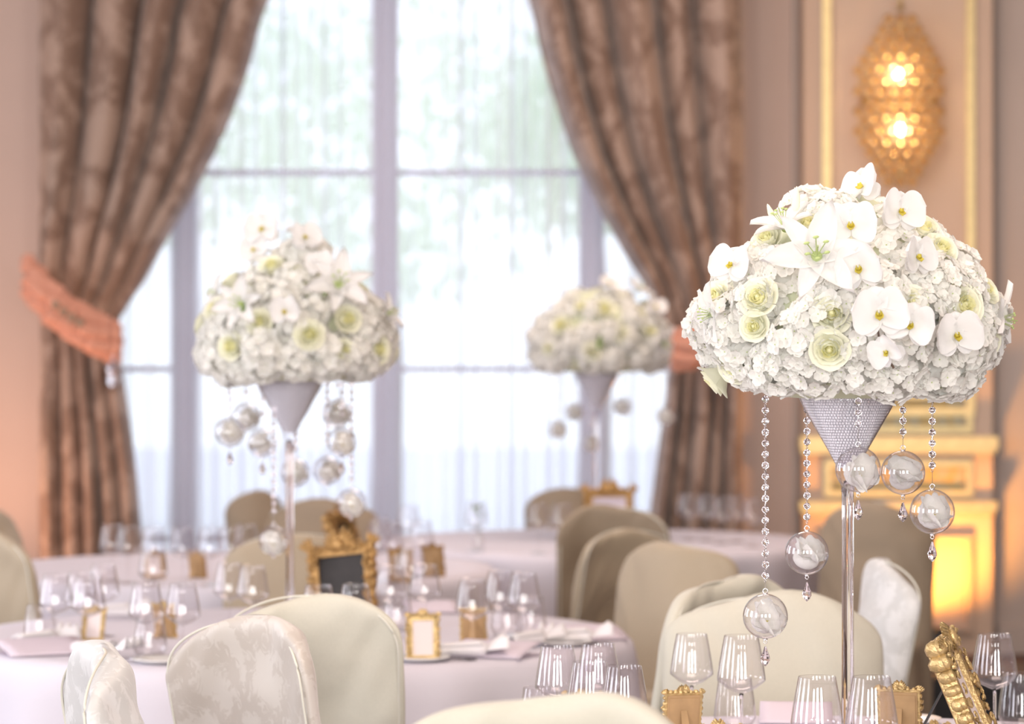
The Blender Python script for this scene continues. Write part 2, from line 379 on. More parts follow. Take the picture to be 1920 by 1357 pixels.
# ------------------------------------------------------------------ sconce
def sconce():
    cx, cz = PX(1688, 15.85), PZ(188, 15.85); t = thing('wall_sconce', 'gilt lattice wall sconce with two lit bulbs on the tall panel', 'wall light', (cx, 0, cz))
    hw, hh, sh = .205, .50, .26     # half width, half height, height at which the point starts
    def inside(x, z, e=0):
        if abs(x) > hw+e: return False
        lim = hh-(hh-sh)*abs(x)/hw
        return abs(z) < lim+e
    b = MB()
    b.add([(-hw*.8, 0, -sh*.8), (0, 0, -hh*.85), (hw*.8, 0, -sh*.8), (hw*.8, 0, sh*.8), (0, 0, hh*.85), (-hw*.8, 0, sh*.8)], [(0, 1, 2, 3, 4, 5)])
    b.add([(-hw*.8, .02, -sh*.8), (0, .02, -hh*.85), (hw*.8, .02, -sh*.8), (hw*.8, .02, sh*.8), (0, .02, hh*.85), (-hw*.8, .02, sh*.8)], [(5, 4, 3, 2, 1, 0)])
    b.add([(-hw*.8, .02, -sh*.8), (0, .02, -hh*.85), (hw*.8, .02, -sh*.8), (hw*.8, .02, sh*.8), (0, .02, hh*.85), (-hw*.8, .02, sh*.8),
           (-hw*.8, 0, -sh*.8), (0, 0, -hh*.85), (hw*.8, 0, -sh*.8), (hw*.8, 0, sh*.8), (0, 0, hh*.85), (-hw*.8, 0, sh*.8)], [(i, (i+1) % 6, (i+1) % 6+6, i+6) for i in range(6)])
    link('back_plate', b.mesh('back_plate', pbr('dull_bronze', (.34, .22, .15), .6, .2), False), t, (0, 15.99, 0))
    rings = MB(); cr = MB(); s = .0625; rows = int(hh/(s*.87))
    for r in range(-rows, rows+1):
        z = r*s*.87
        for q in range(-4, 5):
            x = q*s+(s/2 if r % 2 else 0)
            if inside(x, z, .014):
                y = 15.84+.05*(x/hw)**2
                M_ = Matrix.Translation((x, y, z)) @ Matrix.Rotation(PI/2, 4, 'X')
                prof = [(.0287+.0028*math.cos(a*PI/3), .0028*math.sin(a*PI/3)) for a in range(7)]
                rings.lathe(prof, 14, 0, M_)
                cr.ball((x, y, z), .0235, 20)
    for r in range(-rows, rows+1):
        xs = [x for x in (q*s+(s/2 if r % 2 else 0) for q in range(-4, 5)) if inside(x, r*s*.87, .014)]
        if len(xs) > 1: rings.tube([(x, 15.84+.05*(x/hw)**2+.0, r*s*.87) for x in xs], .0012, 5)
    rings.tube([(0, 15.866, -.47), (0, 15.866, .47)], .002, 5)
    link('gilt_lattice', rings.mesh('gilt_lattice', pbr('copper_gilt', (.42, .29, .19), .4, .4)), t); link('crystals', cr.mesh('crystals', solid_glass('amber_crystal', (1, .86, .62), 1.5, 0)), t)
    b = MB()
    for z in (-.40, .40): b.box((-.01, 15.82, z-.008), (.01, 15.99, z+.008))
    for sx in (-1, 1): b.box((sx*.18-.008, 15.88, -.01), (sx*.18+.008, 15.99, .01))
    link('bracket', b.mesh('bracket', M_gold, False), t)
    for i, (u, v) in enumerate(((1684, 138), (1688, 243))):
        p = P(u, v, 15.955)-Vector((cx, 0, cz))
        link('bulb', MB().ball((0, 0, 0), .014, 12, 0, (1, 1, 1.6)).mesh('bulb', emit('warm_bulb', (1, .80, .48), 300)), t, p)
        l = bpy.data.lights.new('sconce_glow', 'POINT'); l.energy = .5; l.color = (1, .68, .36); l.shadow_soft_size = .03
        lo = bpy.data.objects.new('sconce_glow', l); C.collection.objects.link(lo); lo.location = p+Vector((cx, -.25, cz)); 
    link('finial', MB().tube([(0, 15.84, .48), (0, 15.84, .60)], [.02, .004], 8).mesh('finial', M_gold), t)
sconce()
# amber uplighters on the floor in front of the dado (their black cans and the case beside them)
def uplight(x, y, power, col, label, size=2.3, tilt=.5):
    t = thing('floor_uplight', label, 'uplight', (x, y, 0), group='floor uplighters')
    b = MB(); b.lathe([(0, .02), (.07, .02), (.085, .05), (.085, .17), (.075, .18), (.07, .13), (0, .12)], 20); b.box((-.1, -.03, 0), (.1, .03, .02))
    link('can', b.mesh('can', M_black), t)
    l = bpy.data.lights.new('uplight_beam', 'SPOT'); l.energy = power; l.color = col; l.spot_size = size; l.spot_blend = .8; l.shadow_soft_size = .05
    lo = bpy.data.objects.new('uplight_beam', l); C.collection.objects.link(lo); lo.location = (x, y, .16); lo.rotation_euler = (PI-tilt, 0, 0)
uplight(PX(1755, 15.6), 15.6, 120, (1, .42, .06), 'black floor uplighter washing the gilt dado panels with amber light')
uplight(PX(-90, 15.6), 15.0, 95, (1, .52, .30), 'black floor uplighter at the foot of the wall left of the curtain')
b = MB(); b.box((-.42, -.3, 0), (.42, .3, .17)); b.box((-.43, -.31, .13), (.43, .31, .145)); b.box((-.40, -.28, .17), (.40, .28, .19))
tag(link('equipment_case', b.mesh('case', M_black, False), None, (PX(1840, 13.4), 13.4, 0), (0, 0, .2)), 'low black equipment case on the carpet below the dado', 'case')
# ------------------------------------------------------------------ tables
def tablecloth(cx, cy, r, label, folds=22, seed=1):
    def fn(u, v):
        th = 2*PI*u
        if v <= .3:
            rr = r*v/.3; return (rr*math.cos(th), rr*math.sin(th), .75)
        k = (v-.3)/.7
        f = math.sin(folds*th+1.5*noise.noise(Vector((math.cos(th)*2, math.sin(th)*2, seed))))
        f = f*.5+.5*math.sin(folds*.5*th+seed)
        rr = r+.012*min(1, k*12)+.055*k**.8*f+.03*k; z = .75-.012*min(1, k*12)-.735*k if k > .01 else .748
        return (rr*math.cos(th), rr*math.sin(th), max(z, .003))
    me = MB().grid(fn, 400, 44).mesh('cloth', M_cloth)
    return tag(link('tablecloth', me, None, (cx, cy, 0)), label, 'tablecloth', 'floor-length white tablecloths')
T1 = (.685, 6.0); T2 = (-.68, 9.1); T3 = (.41, 13.9); T4 = (-1.12, 12.1)
tablecloth(*T1, 1.05, 'white cloth on the nearest round table, bottom right, under the sharpest flowers', seed=1)
tablecloth(*T2, 1.05, 'white cloth on the middle round table, its bright drop behind the ivory chair backs', seed=2)
tablecloth(*T3, 1.05, 'white cloth on the farthest round table by the right curtain', seed=3)
tablecloth(*T4, 1.05, 'white cloth on the round table in front of the left curtain', seed=4)
TZ = .7515
# ------------------------------------------------------------------ chairs
def chair_back_mesh(mat, W_=.27, seed=0, H=1.02):
    b = MB(); n = 72; rows = []; zs = [0, .15, .3, .45, .55, .63, .7, .76, .81, .85, .88, .91, .935, .955, .972, .985, .995, 1.004, 1.011, 1.016, 1.019, 1.02]
    zs = [a+(b_-a)*q/3 for a, b_ in zip(zs, zs[1:]) for q in range(3)]+[1.02]; n = 110
    v = []; f = []
    for z in zs:
        zz = min(1, z/1.02)
        k = max(0, (zz-.84)/.16)
        w = W_*(1-.40*k**2.4) if k < .999 else W_*.55
        if k > .0: w = W_*max(.02, (1-k**3.2))**.42*(1-.0*k)
        th = .042*(1-.25*k)*max(.06, (1-k**8))**.5
        if z < .5: th = .05+.03*(.5-z); w *= 1+.04*(.5-z)
        for i in range(n):
            a = 2*PI*i/n; ca, sa = math.cos(a), math.sin(a); e = .42
            x = w*math.copysign(abs(ca)**e, ca); y = th*math.copysign(abs(sa)**.8, sa)
            y += .075*(x/W_)**2 + .20*(z-.45)*(z > .45)
            nz = noise.noise(Vector((x*5, y*6+seed*3, z*5)))*.022 + noise.noise(Vector((x*16+z*9, seed, z*4)))*.009 + .006*math.sin(26*z+9*x+seed)*max(0, noise.noise(Vector((x*6, z*4, seed+9))))
            arch = .045*noise.noise(Vector((x*4, seed*7.7, 0)))*min(1, k*2)-.02*(x/W_)**2*k
            v.append((x*(1+nz*.6), y+nz*sa, z*H/1.02+arch))
    for r in range(len(zs)-1):
        for i in range(n):
            j = (i+1) % n; f.append((r*n+i, r*n+j, (r+1)*n+j, (r+1)*n+i))
    f.append(tuple((len(zs)-1)*n+i for i in range(n)))
    b.add(v, f); return b.mesh('back_cover', mat)
def seat_mesh(mat):
    def fn(u, v):
        th = 2*PI*u; ca, sa = math.cos(th), math.sin(th); e = .35
        bx = .235*math.copysign(abs(ca)**e, ca); by = .165*math.copysign(abs(sa)**e, sa)
        if v < .25: k = v/.25; return (bx*k, -.21+by*k, .475+.01*(1-k*k))
        k = (v-.25)/.75; g = 1+.10*k+.03*k*math.sin(14*th)
        return (bx*g, -.21+by*g, .47-.465*k)
    return MB().grid(fn, 96, 16).mesh('seat_skirt', mat)
def piping_mesh(W_=.27):
    pts = []
    def at(x, z, k):
        th = .042*(1-.25*k)*max(.06, (1-k**8))**.5
        if z < .5: th = .05+.03*(.5-z)
        return (x, .075*(x/W_)**2+.20*(z-.45)*(z > .45)+th*.62, z-.02*(x/W_)**2*k)
    for i in range(61):
        s = -1+2*i/60; s = math.sin(s*PI/2); a = min(1, abs(s)); k = max(0, 1-a**(1/.42))**(1/3.2)
        pts.append(at(W_*.94*s, (.84+.16*k)*1.018, k))
    lo = [at(-W_*.94, z, 0) for z in (.05, .2, .35, .5, .65, .76)]
    hi = [at(W_*.94, z, 0) for z in (.76, .65, .5, .35, .2, .05)]
    return MB().tube(lo+pts+hi, .003, 6).mesh('piping', M_pip)
chair_cache = {}
def chair(x, y, ang, mat, label, H=1.0, group=None, W_=.27, seed=0, sd=1.0):
    """ang 0: the sitter faces +y's opposite... the cover's outer back looks to +y; ang turns it about the vertical"""
    t = thing('banquet_chair', label, 'chair', (x, y, 0), (0, 0, ang), group)
    key = (mat.name, W_, seed)
    if key not in chair_cache: chair_cache[key] = (chair_back_mesh(mat, W_, seed), seat_mesh(mat), piping_mesh(W_))
    m = chair_cache[key]
    o = link('back_cover', m[0], t); o2 = link('seat_cover', m[1], t); o3 = link('piping', m[2], t)
    for q in (o, o3): q.scale = (1, 1, H)
    o2.scale = (1, sd, 1)
    return t
def chair_px(px, top, D, ang, mat, label, group=None, W_=.27, seed=0, sd=1.0): 
    Dt = D+.114*math.cos(ang)      # the back reclines outwards, so its top stands a little away from its foot
    return chair(PX(px, Dt)+.114*math.sin(ang), D, ang, mat, label, (CZ-(top-678.5)*Dt/F)/1.02, group, W_, seed, sd)
R = math.radians
G1 = 'slipcovered chairs around the nearest table'; G2 = 'slipcovered chairs around the middle table'; G3 = 'slipcovered chairs around the far tables'
# local +y is the outer back; the sitter faces local -y
chair_px(1040, 1318, 4.55, R(180-14), M_cream, 'cream covered chair back cut off at the bottom centre edge, nearest of all', G1, .255, 1)
chair_px(1450, 1118, 7.5, R(-4), M_cream, 'cream covered chair facing us behind the stem of the sharp centrepiece', G1, .285, 2)
chair_px(1352, 1088, 7.98, R(-136), M_cream, 'cream covered chair with a light piped left edge, showing over the larger cream back', G2, .27, 3)
chair_px(1655, 1050, 8.6, R(-84), M_whitedamask, 'white chair back seen edge-on, leaning right behind the glass stem', G2, .2, 4)
chair_px(478, 1162, 6.6, R(137), M_damask, 'ivory chair with the floral damask back, left part of the front pair', G2, .235, 5, .5)
chair_px(580, 1115, 7.3, R(180), M_cream, 'plain cream chair with the broad back, right of the damask one', G2, .235, 6)
chair_px(200, 1216, 5.85, R(104), M_whitedamask, 'white damask chair seen from its side at the bottom left corner', G2, .25, 7, .6)
chair_px(-35, 1003, 10.7, R(153), M_taupe, 'olive beige chair at the left edge, the nearer of two there', G3, .27, 8)
chair_px(-27, 950, 13.4, R(60), M_taupe, 'olive beige chair at the left edge, rising behind another', G3, .27, 9)
chair_px(557, 1000, 10.64, R(4), M_taupe, 'beige chair facing us behind the chalkboard frame', G2, .27, 10)
chair_px(1258, 1020, 10.12, R(-42), M_taupe, 'rounded beige chair between the two nearer tables, front one of three in a row', G2, .26, 11)
chair_px(1165, 992, 11.6, R(-140), M_taupe, 'beige chair with a folded top edge, middle one of three in a row', G3, .26, 12)
chair_px(1150, 950, 12.25, R(180), M_dkchair, 'brownish beige chair, rearmost of three in a row', G3, .235, 13)
chair_px(1068, 915, 15.42, R(8), M_dkchair, 'dusky chair against the voile under the farthest flowers', G3, .235, 14)
chair_px(600, 935, 13.64, R(-5), M_dkchair, 'dusky brown chair against the window behind the glass stem of the middle flowers', G3, .27, 15)
chair_px(487, 920, 14.5, R(35), M_dkchair, 'dusky chair corner showing before the voile, left of the middle stem', G3, .17, 16)
chair_px(1642, 940, 12.0, R(-18), M_dkchair, 'tall dark olive chair back in front of the gilt dado', G3, .24, 17)
# ------------------------------------------------------------------ glassware
def glass_parts(mat, seg):
    t_ = .0011
    bowl = [(.0036, .101), (.012, .104), (.030, .112), (.050, .1285), (.0495, .137), (.0455, .165), (.040, .196), (.0355, .2195), (.0352, .2205), (.0345, .2195),
            (.040-t_, .196), (.0455-t_, .165), (.0495-t_, .137), (.0485, .1295), (.029, .1150), (.011, .1085), (0, .1075)]
    stem = [(0, .0055), (.0075, .006), (.0045, .013), (.0036, .03), (.0034, .06), (.0036, .09), (.0042, .101), (0, .1015)]
    foot = [(0, .0005), (.037, .0005), (.0385, .0012), (.037, .0024), (.02, .0040), (.008, .0055), (0, .0055)]
    return [MB().lathe(p, seg).mesh(n, mat) for n, p in (('bowl', bowl), ('stem', stem), ('foot', foot))]
def tumbler_mesh(mat, seg):
    t_ = .0013
    return MB().lathe([(0, .0005), (.030, .0005), (.036, .004), (.0445, .022), (.0445, .028), (.041, .06), (.0345, .105), (.0340, .1058), (.0335, .105),
                       (.041-t_, .06), (.0445-t_, .028), (.0435, .0235), (.035, .009), (.028, .007), (0, .007)], seg).mesh('tumbler', mat)
M_thinnear = thin_glass('fine_stemware_glass', (.985, .98, .99), 1.2, .055)
near_p = glass_parts(M_glass, 64); near_p[0] = glass_parts(M_thinnear, 64)[0]; far_p = glass_parts(M_thin, 32)
near_t = tumbler_mesh(M_thinnear, 64); far_t = tumbler_mesh(M_thin, 32)
TABS = (T1, T2, T3, T4); STOOD = []
def snap(p, m, gap=0):
    for _ in range(60):
        best = min(TABS, key=lambda t: math.hypot(p[0]-t[0], p[1]-t[1])); d = math.hypot(p[0]-best[0], p[1]-best[1])
        if d > 1.05-m: k = (1.05-m)/d; p = Vector((best[0]+(p[0]-best[0])*k, best[1]+(p[1]-best[1])*k, p[2]))
        if not gap: return Vector(p)
        hit = [q for q in STOOD if math.hypot(p[0]-q[0], p[1]-q[1]) < (gap+q[2])] + [(t[0], t[1], .10) for t in TABS[:3] if math.hypot(p[0]-t[0], p[1]-t[1]) < gap+.10]
        if not hit: break
        q = hit[0]; dx, dy = p[0]-q[0], p[1]-q[1]; L = max(1e-4, math.hypot(dx, dy)); e = gap+q[2]-L+.004
        p = Vector((p[0]+dx/L*e*.25+.002, p[1]+(1 if dy >= 0 else -1)*e*1.1, p[2]))
    STOOD.append((p[0], p[1], gap)); return Vector(p)
def wine(px, top, label, group, near=True, sc=1.0, D=None):
    D = D or (CZ-TZ-.2205*sc)*F/(top-678.5)
    t = thing('wine_glass', label, 'wine glass', snap((PX(px, D), D, TZ), .06, .051*sc), (0, 0, px), group, sc)
    for n, m in zip(('bowl', 'stem', 'foot'), near_p if near else far_p): link(n, m, t)
    return t
def tumbler(px, top, label, group, near=True, sc=1.0):
    D = (CZ-TZ-.106*sc)*F/(top-678.5)
    return tag(link('tumbler', near_t if near else far_t, None, snap((PX(px, D), D, TZ), .06, .046*sc), (0, 0, px), sc), label, 'tumbler', group)
g = 'wine glasses on the nearest table'
wine(1045, 1210, 'empty wine glass, leftmost of the cluster at the bottom centre', g)
wine(1118, 1207, 'empty wine glass at the back of the bottom centre cluster', g)
wine(1106, 1240, 'empty wine glass in front middle of the bottom centre cluster', g)
wine(1166, 1246, 'empty wine glass, rightmost of the bottom centre cluster', g)
wine(1297, 1188, 'empty wine glass over the back of the small gold frame', g, sc=1.0)
wine(1390, 1191, 'empty wine glass below the lowest hanging globe', g, sc=1.08)
wine(1532, 1268, 'empty wine glass just left of the tall glass stem', g, sc=1.04)
wine(1634, 1268, 'empty wine glass just right of the tall glass stem', g, sc=1.04)
wine(1865, 1188, 'empty wine glass standing alone by the right edge', g, sc=1.05)
g = 'tumblers on the nearest table'
tumbler(1013, 1288, 'clear tumbler at the left foot of the bottom centre glasses', g, sc=1.1)
tumbler(1378, 1270, 'clear tumbler behind the wine glass under the lowest globe', g, sc=1.1)
tumbler(1915, 1262, 'clear tumbler cut by the right edge', g, sc=1.2)
g = 'wine glasses on the middle table'
wine(274, 1092, 'wine glass with a tumbler before it, left of the damask chair', g, False)
wine(343, 1093, 'wine glass touching the damask chair outline from the left', g, False)
wine(105, 1076, 'wine glass, leftmost of four by the left edge', g, False)
wine(142, 1074, 'wine glass, second from left of four by the left edge', g, False)
wine(166, 1080, 'wine glass, third from left of four by the left edge', g, False)
wine(194, 1058, 'wine glass, farthest right of four by the left edge', g, False)
wine(430, 1055, 'wine glass left of the middle stem, the left of a pair', g, False)
wine(485, 1056, 'wine glass left of the middle stem, the right of a pair', g, False)
wine(597, 1096, 'wine glass rim peeking over the cream chair, left one', g, False)
wine(667, 1095, 'wine glass rim peeking over the cream chair, right one before the chalkboard', g, False)
wine(733, 1060, 'wine glass right of the chalkboard frame', g, False)
wine(797, 1058, 'wine glass second to the right of the chalkboard frame', g, False)
wine(886, 1085, 'wine glass in front of a tan frame back', g, False)
wine(938, 1070, 'wine glass behind right of the tan frame back, left of a pair', g, False)
wine(972, 1071, 'wine glass behind right of the tan frame back, right of a pair', g, False)
g = 'tumblers on the middle table'
tumbler(276, 1158, 'tumbler in front of the wine glass left of the damask chair', g, False, 1.1)
tumbler(75, 1133, 'tumbler at the left edge beside the folded menu', g, False, 1.1)
tumbler(950, 1122, 'tumbler right of the tan frame back, left of two', g, False, 1.1)
tumbler(995, 1118, 'tumbler right of the tan frame back, right of two', g, False, 1.1)
tumbler(745, 1112, 'tumbler below the wine glass right of the chalkboard frame', g, False, 1.1)
g = 'wine glasses on the left far table'
for px, top, lab in ((210, 982, 'first from left before the left curtain'), (240, 985, 'second from left before the left curtain'), (268, 990, 'third from left, over the hem of the left curtain'),
                     (186, 1012, 'low in front of the left curtain'), (290, 1000, 'left of the small far gold frame'),
                     (372, 992, 'in front of the left mullion'), (405, 1000, 'just right of the left mullion'), (450, 985, 'before the dusky chair corner'),
                     (712, 970, 'right of the ornate tilted frame'), (745, 985, 'beside the central mullion base'), (790, 975, 'below the pane right of the central mullion'),
                     (828, 990, 'left of the dark far frame'), (866, 985, 'over the far frame back'), (905, 1000, 'right end of the row under the voile')):
    wine(px, top, 'blurred wine glass, '+lab, g, False)
g = 'wine glasses on the farthest table'
for px, top, lab in ((1290, 925, 'leftmost of five at the foot of the right curtain'), (1322, 926, 'second of five at the foot of the right curtain'), (1352, 930, 'third of five at the foot of the right curtain'),
                     (1382, 928, 'fourth of five at the foot of the right curtain'), (1412, 934, 'rightmost of five near the right curtain'),
                     (815, 965, 'far centre before the bright voile, left'), (850, 965, 'far centre before the bright voile, right'),
                     (1010, 962, 'left of the dusky chair, left one'), (1040, 955, 'left of the dusky chair, right one')):
    wine(px, top, 'blurred wine glass, '+lab, g, False, D=max(12.95, min(14.7, (CZ-TZ-.2205)*F/(top-678.5))))
# ------------------------------------------------------------------ plates, menus, napkins, cutlery
plate_me = MB().lathe([(0, .004), (.055, .004), (.06, .007), (.082, .014), (.084, .0165), (.081, .0175), (.059, .010), (.054, .0075), (0, .0075)], 48).mesh('plate', M_china)
def onT(px, py): D = (CZ-TZ)*F/(py-678.5); return snap((PX(px, D), D, TZ), .15)
def plate(px, py, label, sc=1.0): return tag(link('side_plate', plate_me, None, onT(px, py)-Vector((0, 0, .003)), None, sc), label, 'plate', 'white side plates')
plate(846, 1250, 'white side plate right of the middle gold frame at the cloth edge', 1.0)
plate(284, 1246, 'white side plate beside the damask chair at the cloth edge', 1.0)
plate(1165, 1213, 'white side plate with napkin between the two nearer tables')
plate(1712, 1343, 'white side plate behind the dark easel leg at the lower right', 1.0)
def menu(px, py, ang, label, w_=.21, h_=.15, tilt=.10, lift=.02):
    t = thing('menu_card', label, 'menu card', onT(px, py), (0, 0, ang), 'folded lilac menu cards')
    b = MB(); h2 = h_/2
    b.add([(-w_/2, -h2, 0), (w_/2, -h2, 0), (w_/2, h2, 0), (-w_/2, h2, 0), (-w_/2, -h2, .0012), (w_/2, -h2, .0012), (w_/2, h2, .0012), (-w_/2, h2, .0012)],
          [(0, 3, 2, 1), (4, 5, 6, 7), (0, 1, 5, 4), (1, 2, 6, 5), (2, 3, 7, 6), (3, 0, 4, 7)], 0, Matrix.Translation((0, 0, .002)))
    link('lower_leaf', b.mesh('leaf', M_lilac, False), t)
    def fn(u, v): return (-w_/2+w_*u, -h2+h_*v, .004+.001+lift*1.6*v+.006*math.sin(PI*v))
    o = link('upper_leaf', MB().grid(fn, 6, 10).mesh('leaf', M_lilac), t); m = o.modifiers.new('s', 'SOLIDIFY'); m.thickness = .001
    return t
menu(80, 1224, .5, 'lilac menu card at the left edge of the middle table', .26, .19)
menu(955, 1232, -.4, 'lilac menu card right of the middle gold frame', .24, .17)
menu(1125, 1198, .3, 'lilac menu card in front of the rounded beige chair', .26, .16)
menu(1490, 1350, -.1, 'lilac menu card left of the tall glass stem', .17, .13, lift=.022)
menu(1000, 1118, .2, 'lilac menu card far behind on the middle table', .18, .12)
def napkin(px, py, ang, label, sc=1.0):
    rnd = random.Random(px); b = MB()
    def fn(u, v):
        a = u*2*PI*1.4; r = .018+.010*u
        return ((v-.5)*.15*(1-.2*u), r*math.cos(a)*(.8+.4*v), .026+r*math.sin(a)*.85*(.8+.3*v))
    b.grid(fn, 30, 8)
    def fl(u, v): return (.06+.07*v, (u-.5)*(.03+.09*v), .02+.035*v*math.sin(3*PI*u)**2+.012*v)
    b.grid(fl, 20, 6)
    o = link('napkin', b.mesh('napkin', M_napkin), None, onT(px, py), (0, 0, ang), sc)
    m = o.modifiers.new('s', 'SOLIDIFY'); m.thickness = .0015
    return tag(o, label, 'napkin', 'rolled white napkins')
napkin(64, 1214, .8, 'white napkin with flared end behind the left menu card')
napkin(178, 1232, -.4, 'white rolled napkin behind the side-on damask chair')
napkin(866, 1234, .2, 'white rolled napkin on the plate edge right of the middle gold frame')
napkin(1082, 1208, .1, 'white rolled napkin before the rounded beige chair, left of the plate')
napkin(985, 1214, .9, 'white crumpled napkin behind the right menu card')
napkin(205, 1160, .3, 'white rolled napkin behind the small gold frame at left')
def cutlery(px, py, ang, label, kind):
    b = MB(); L_ = .19
    b.tube([(0, -L_/2, .004), (0, -.02, .006), (0, L_*.22, .004)], [.0045, .003, .0025], 6)
    if kind == 'fork':
        b.add([(-.010, .045, .004), (.010, .045, .004), (.012, .065, .003), (-.012, .065, .003), (-.010, .045, .006), (.010, .045, .006), (.012, .065, .005), (-.012, .065, .005)],
              [(0, 3, 2, 1), (4, 5, 6, 7), (0, 1, 5, 4), (1, 2, 6, 5), (2, 3, 7, 6), (3, 0, 4, 7)])
        for x in (-.0095, -.003, .003, .0095): b.tube([(x, .063, .004), (x, .1, .007)], [.0016, .001], 5)
    elif kind == 'knife': b.ball((0, .075, .006), .01, 10, 0, (.9, 4.2, .12))
    else: b.ball((0, .065, .006), .016, 12, 0, (1, 1.45, .3))
    return tag(link(kind, b.mesh(kind, M_steel), None, onT(px, py), (0, 0, ang)), label, 'cutlery', 'steel cutlery')
cutlery(232, 1242, .9, 'steel fork left of the tumbler before the damask chair', 'fork')
cutlery(915, 1251, 1.2, 'steel knife at the cloth edge right of the plate', 'knife')
cutlery(880, 1246, 1.3, 'steel spoon lying by the plate right of the middle gold frame', 'spoon')
cutlery(940, 1252, 1.1, 'steel fork at the cloth edge, farthest right', 'fork')
cutlery(30, 1216, 1.3, 'steel spoon in shade at the left edge of the middle table', 'spoon')
cutlery(1205, 1213, 1.4, 'steel knife on the right rim of the middle table', 'knife')
cutlery(1010, 1196, 1.0, 'steel spoon among the tumblers on the middle table', 'spoon')
# ------------------------------------------------------------------ ornate frames
def frame(w_, h_, pos, rz, tilt, label, cat='picture frame', board=None, group=None, easel=M_goldback, seed=1, crest=1.0, tw=0, gold=None):
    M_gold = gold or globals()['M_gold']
    """front looks to local -y; leans back by tilt on an easel leg"""
    t = thing('ornate_frame', label, cat, pos, (0, 0, rz), group); rnd = random.Random(seed)
    T = Matrix.Rotation(-tilt, 4, 'X') @ Matrix.Rotation(tw, 4, 'Y'); bw = w_*(.17 if w_ < .15 else .13); d = w_*(.09 if w_ < .15 else .17)
    b = MB()
    for x0, x1, z0, z1 in ((-w_/2, w_/2, 0, bw), (-w_/2, w_/2, h_-bw, h_), (-w_/2, -w_/2+bw, bw, h_-bw), (w_/2-bw, w_/2, bw, h_-bw)):
        b.box((x0, -d*.5, z0), (x1, d*.5, z1), 0, T)
    link('frame_rail', b.mesh('frame_rail', M_gold, False), t)
    b = MB(); per = []
    nx = 7; nz = max(7, int(7*h_/w_))
    for i in range(nx+1): x = -w_/2+w_*i/nx; per += [(x, 0), (x, h_)]
    for i in range(1, nz): z = h_*i/nz; per += [(-w_/2, z), (w_/2, z)]
    for x, z in per:
        k = rnd.uniform(.7, 1.25)*bw*(.42 if w_ < .15 else .62)
        b.ball((x*.97, -d*.35, z if z > 0 else k*.6), k, 8, 0, (1, .75, 1), T)
        if w_ > .15: b.ball((x, 0, max(z, k*.8)), k*.9, 8, 0, (.8, rnd.uniform(1.1, 1.7), 1.1), T)
        pts = []
        a0 = rnd.uniform(0, 6)                              # little acanthus scroll
        for q in range(9): a = a0+q*.75; rr = k*(1.25-.13*q); pts.append(T @ Vector((x*.95+rr*math.cos(a), -d*.75, max(k*.3, z)+rr*math.sin(a))))
        b.tube(pts, [k*.28*(1-.07*q) for q in range(9)], 6)
    for sx in (-1, 1):                                     # crest: shell between two leaves
        for q in range(5):
            a = PI/2+sx*(.25+q*.27); L_ = w_*.25*crest*(1-.08*q)
            pts = [T @ Vector((math.cos(a)*L_*s, -d*.5-.15*d*math.sin(PI*s), h_+math.sin(a)*L_*s*.9)) for s in (0, .35, .7, 1)]
            b.tube(pts, [bw*.12, bw*.26, bw*.3, bw*.1], 6)
        for z in (h_*.96,):
            for q in range(4):
                a = PI/2-sx*(.1+q*.3); L_ = w_*.17*crest
                pts = [T @ Vector((sx*w_*.46+math.cos(a)*L_*s, -d*.5, z+math.sin(a)*L_*s)) for s in (0, .4, .75, 1)]
                b.tube(pts, [bw*.1, bw*.22, bw*.24, bw*.08], 6)
    b.ball((0, -d*.9, h_+w_*.04), w_*.075, 10, 0, (1, .6, 1.2), T)
    link('scrollwork', b.mesh('scrollwork', M_gold), t)
    b = MB().box((-w_/2+bw*.8, -d*.15, bw*.8), (w_/2-bw*.8, d*.1, h_-bw*.8), 0, T); link('picture_board', b.mesh('picture_board', board or M_card, False), t)
    b = MB(); b.box((-w_/2+bw*.35, d*.5, bw*.4), (w_/2-bw*.35, d*.5+.003, h_-bw*.3), 0, T)
    b.box((-w_/2+bw*.6, d*.5+.003, bw*.7), (w_/2-bw*.6, d*.5+.0045, h_-bw*.7), 0, T)
    link('back_board', b.mesh('back_board', M_goldback, False), t)
    top = T @ Vector((0, d*.5+.004, h_*.72)); reach = top.y+h_*.33; ew = w_*.10
    b = MB(); v = []
    for (p, hw2) in ((top, ew*.8), (Vector((0, reach, .002)), ew*1.3)):
        v += [(p.x-hw2, p.y-.0015, p.z), (p.x+hw2, p.y-.0015, p.z), (p.x+hw2, p.y+.0015, p.z+.001), (p.x-hw2, p.y+.0015, p.z+.001)]
    b.add(v, [(0, 3, 2, 1), (4, 5, 6, 7), (0, 1, 5, 4), (1, 2, 6, 5), (2, 3, 7, 6), (3, 0, 4, 7)])
    link('easel_leg', b.mesh('easel_leg', easel, False), t)
    return t
gs = 'small gold place frames'
def fpos(px, base, D=None): return onT(px, base) if D is None else Vector((PX(px, D), D, TZ))
frame(.088, .128, fpos(797, 1239), R(6), .12, 'small gold frame with a pale card, upright right of the cream chair', group=gs, seed=2)
frame(.068, .10, fpos(173, 1203), R(-14), .25, 'small gold frame with a white card, leaning among glasses at left', group=gs, seed=3)
frame(.075, .10, fpos(888, 1203), R(175), .2, 'tan back of a small frame seen through a wine glass, right of centre', group=gs, seed=4)
frame(.075, .10, fpos(312, 1194), R(150), .2, 'orange tan back of a small frame behind the two glasses left of the damask chair', group=gs, seed=5)
frame(.082, .135, fpos(1276, 1362, 6.35), R(192), .2, 'back of a small gold frame with its easel leg, at the bottom between glasses', group=gs, seed=6)
frame(.09, .145, fpos(1688, 1356, 6.30), R(163), .12, 'back of a small gold frame right of the tall glass stem', group=gs, seed=7)
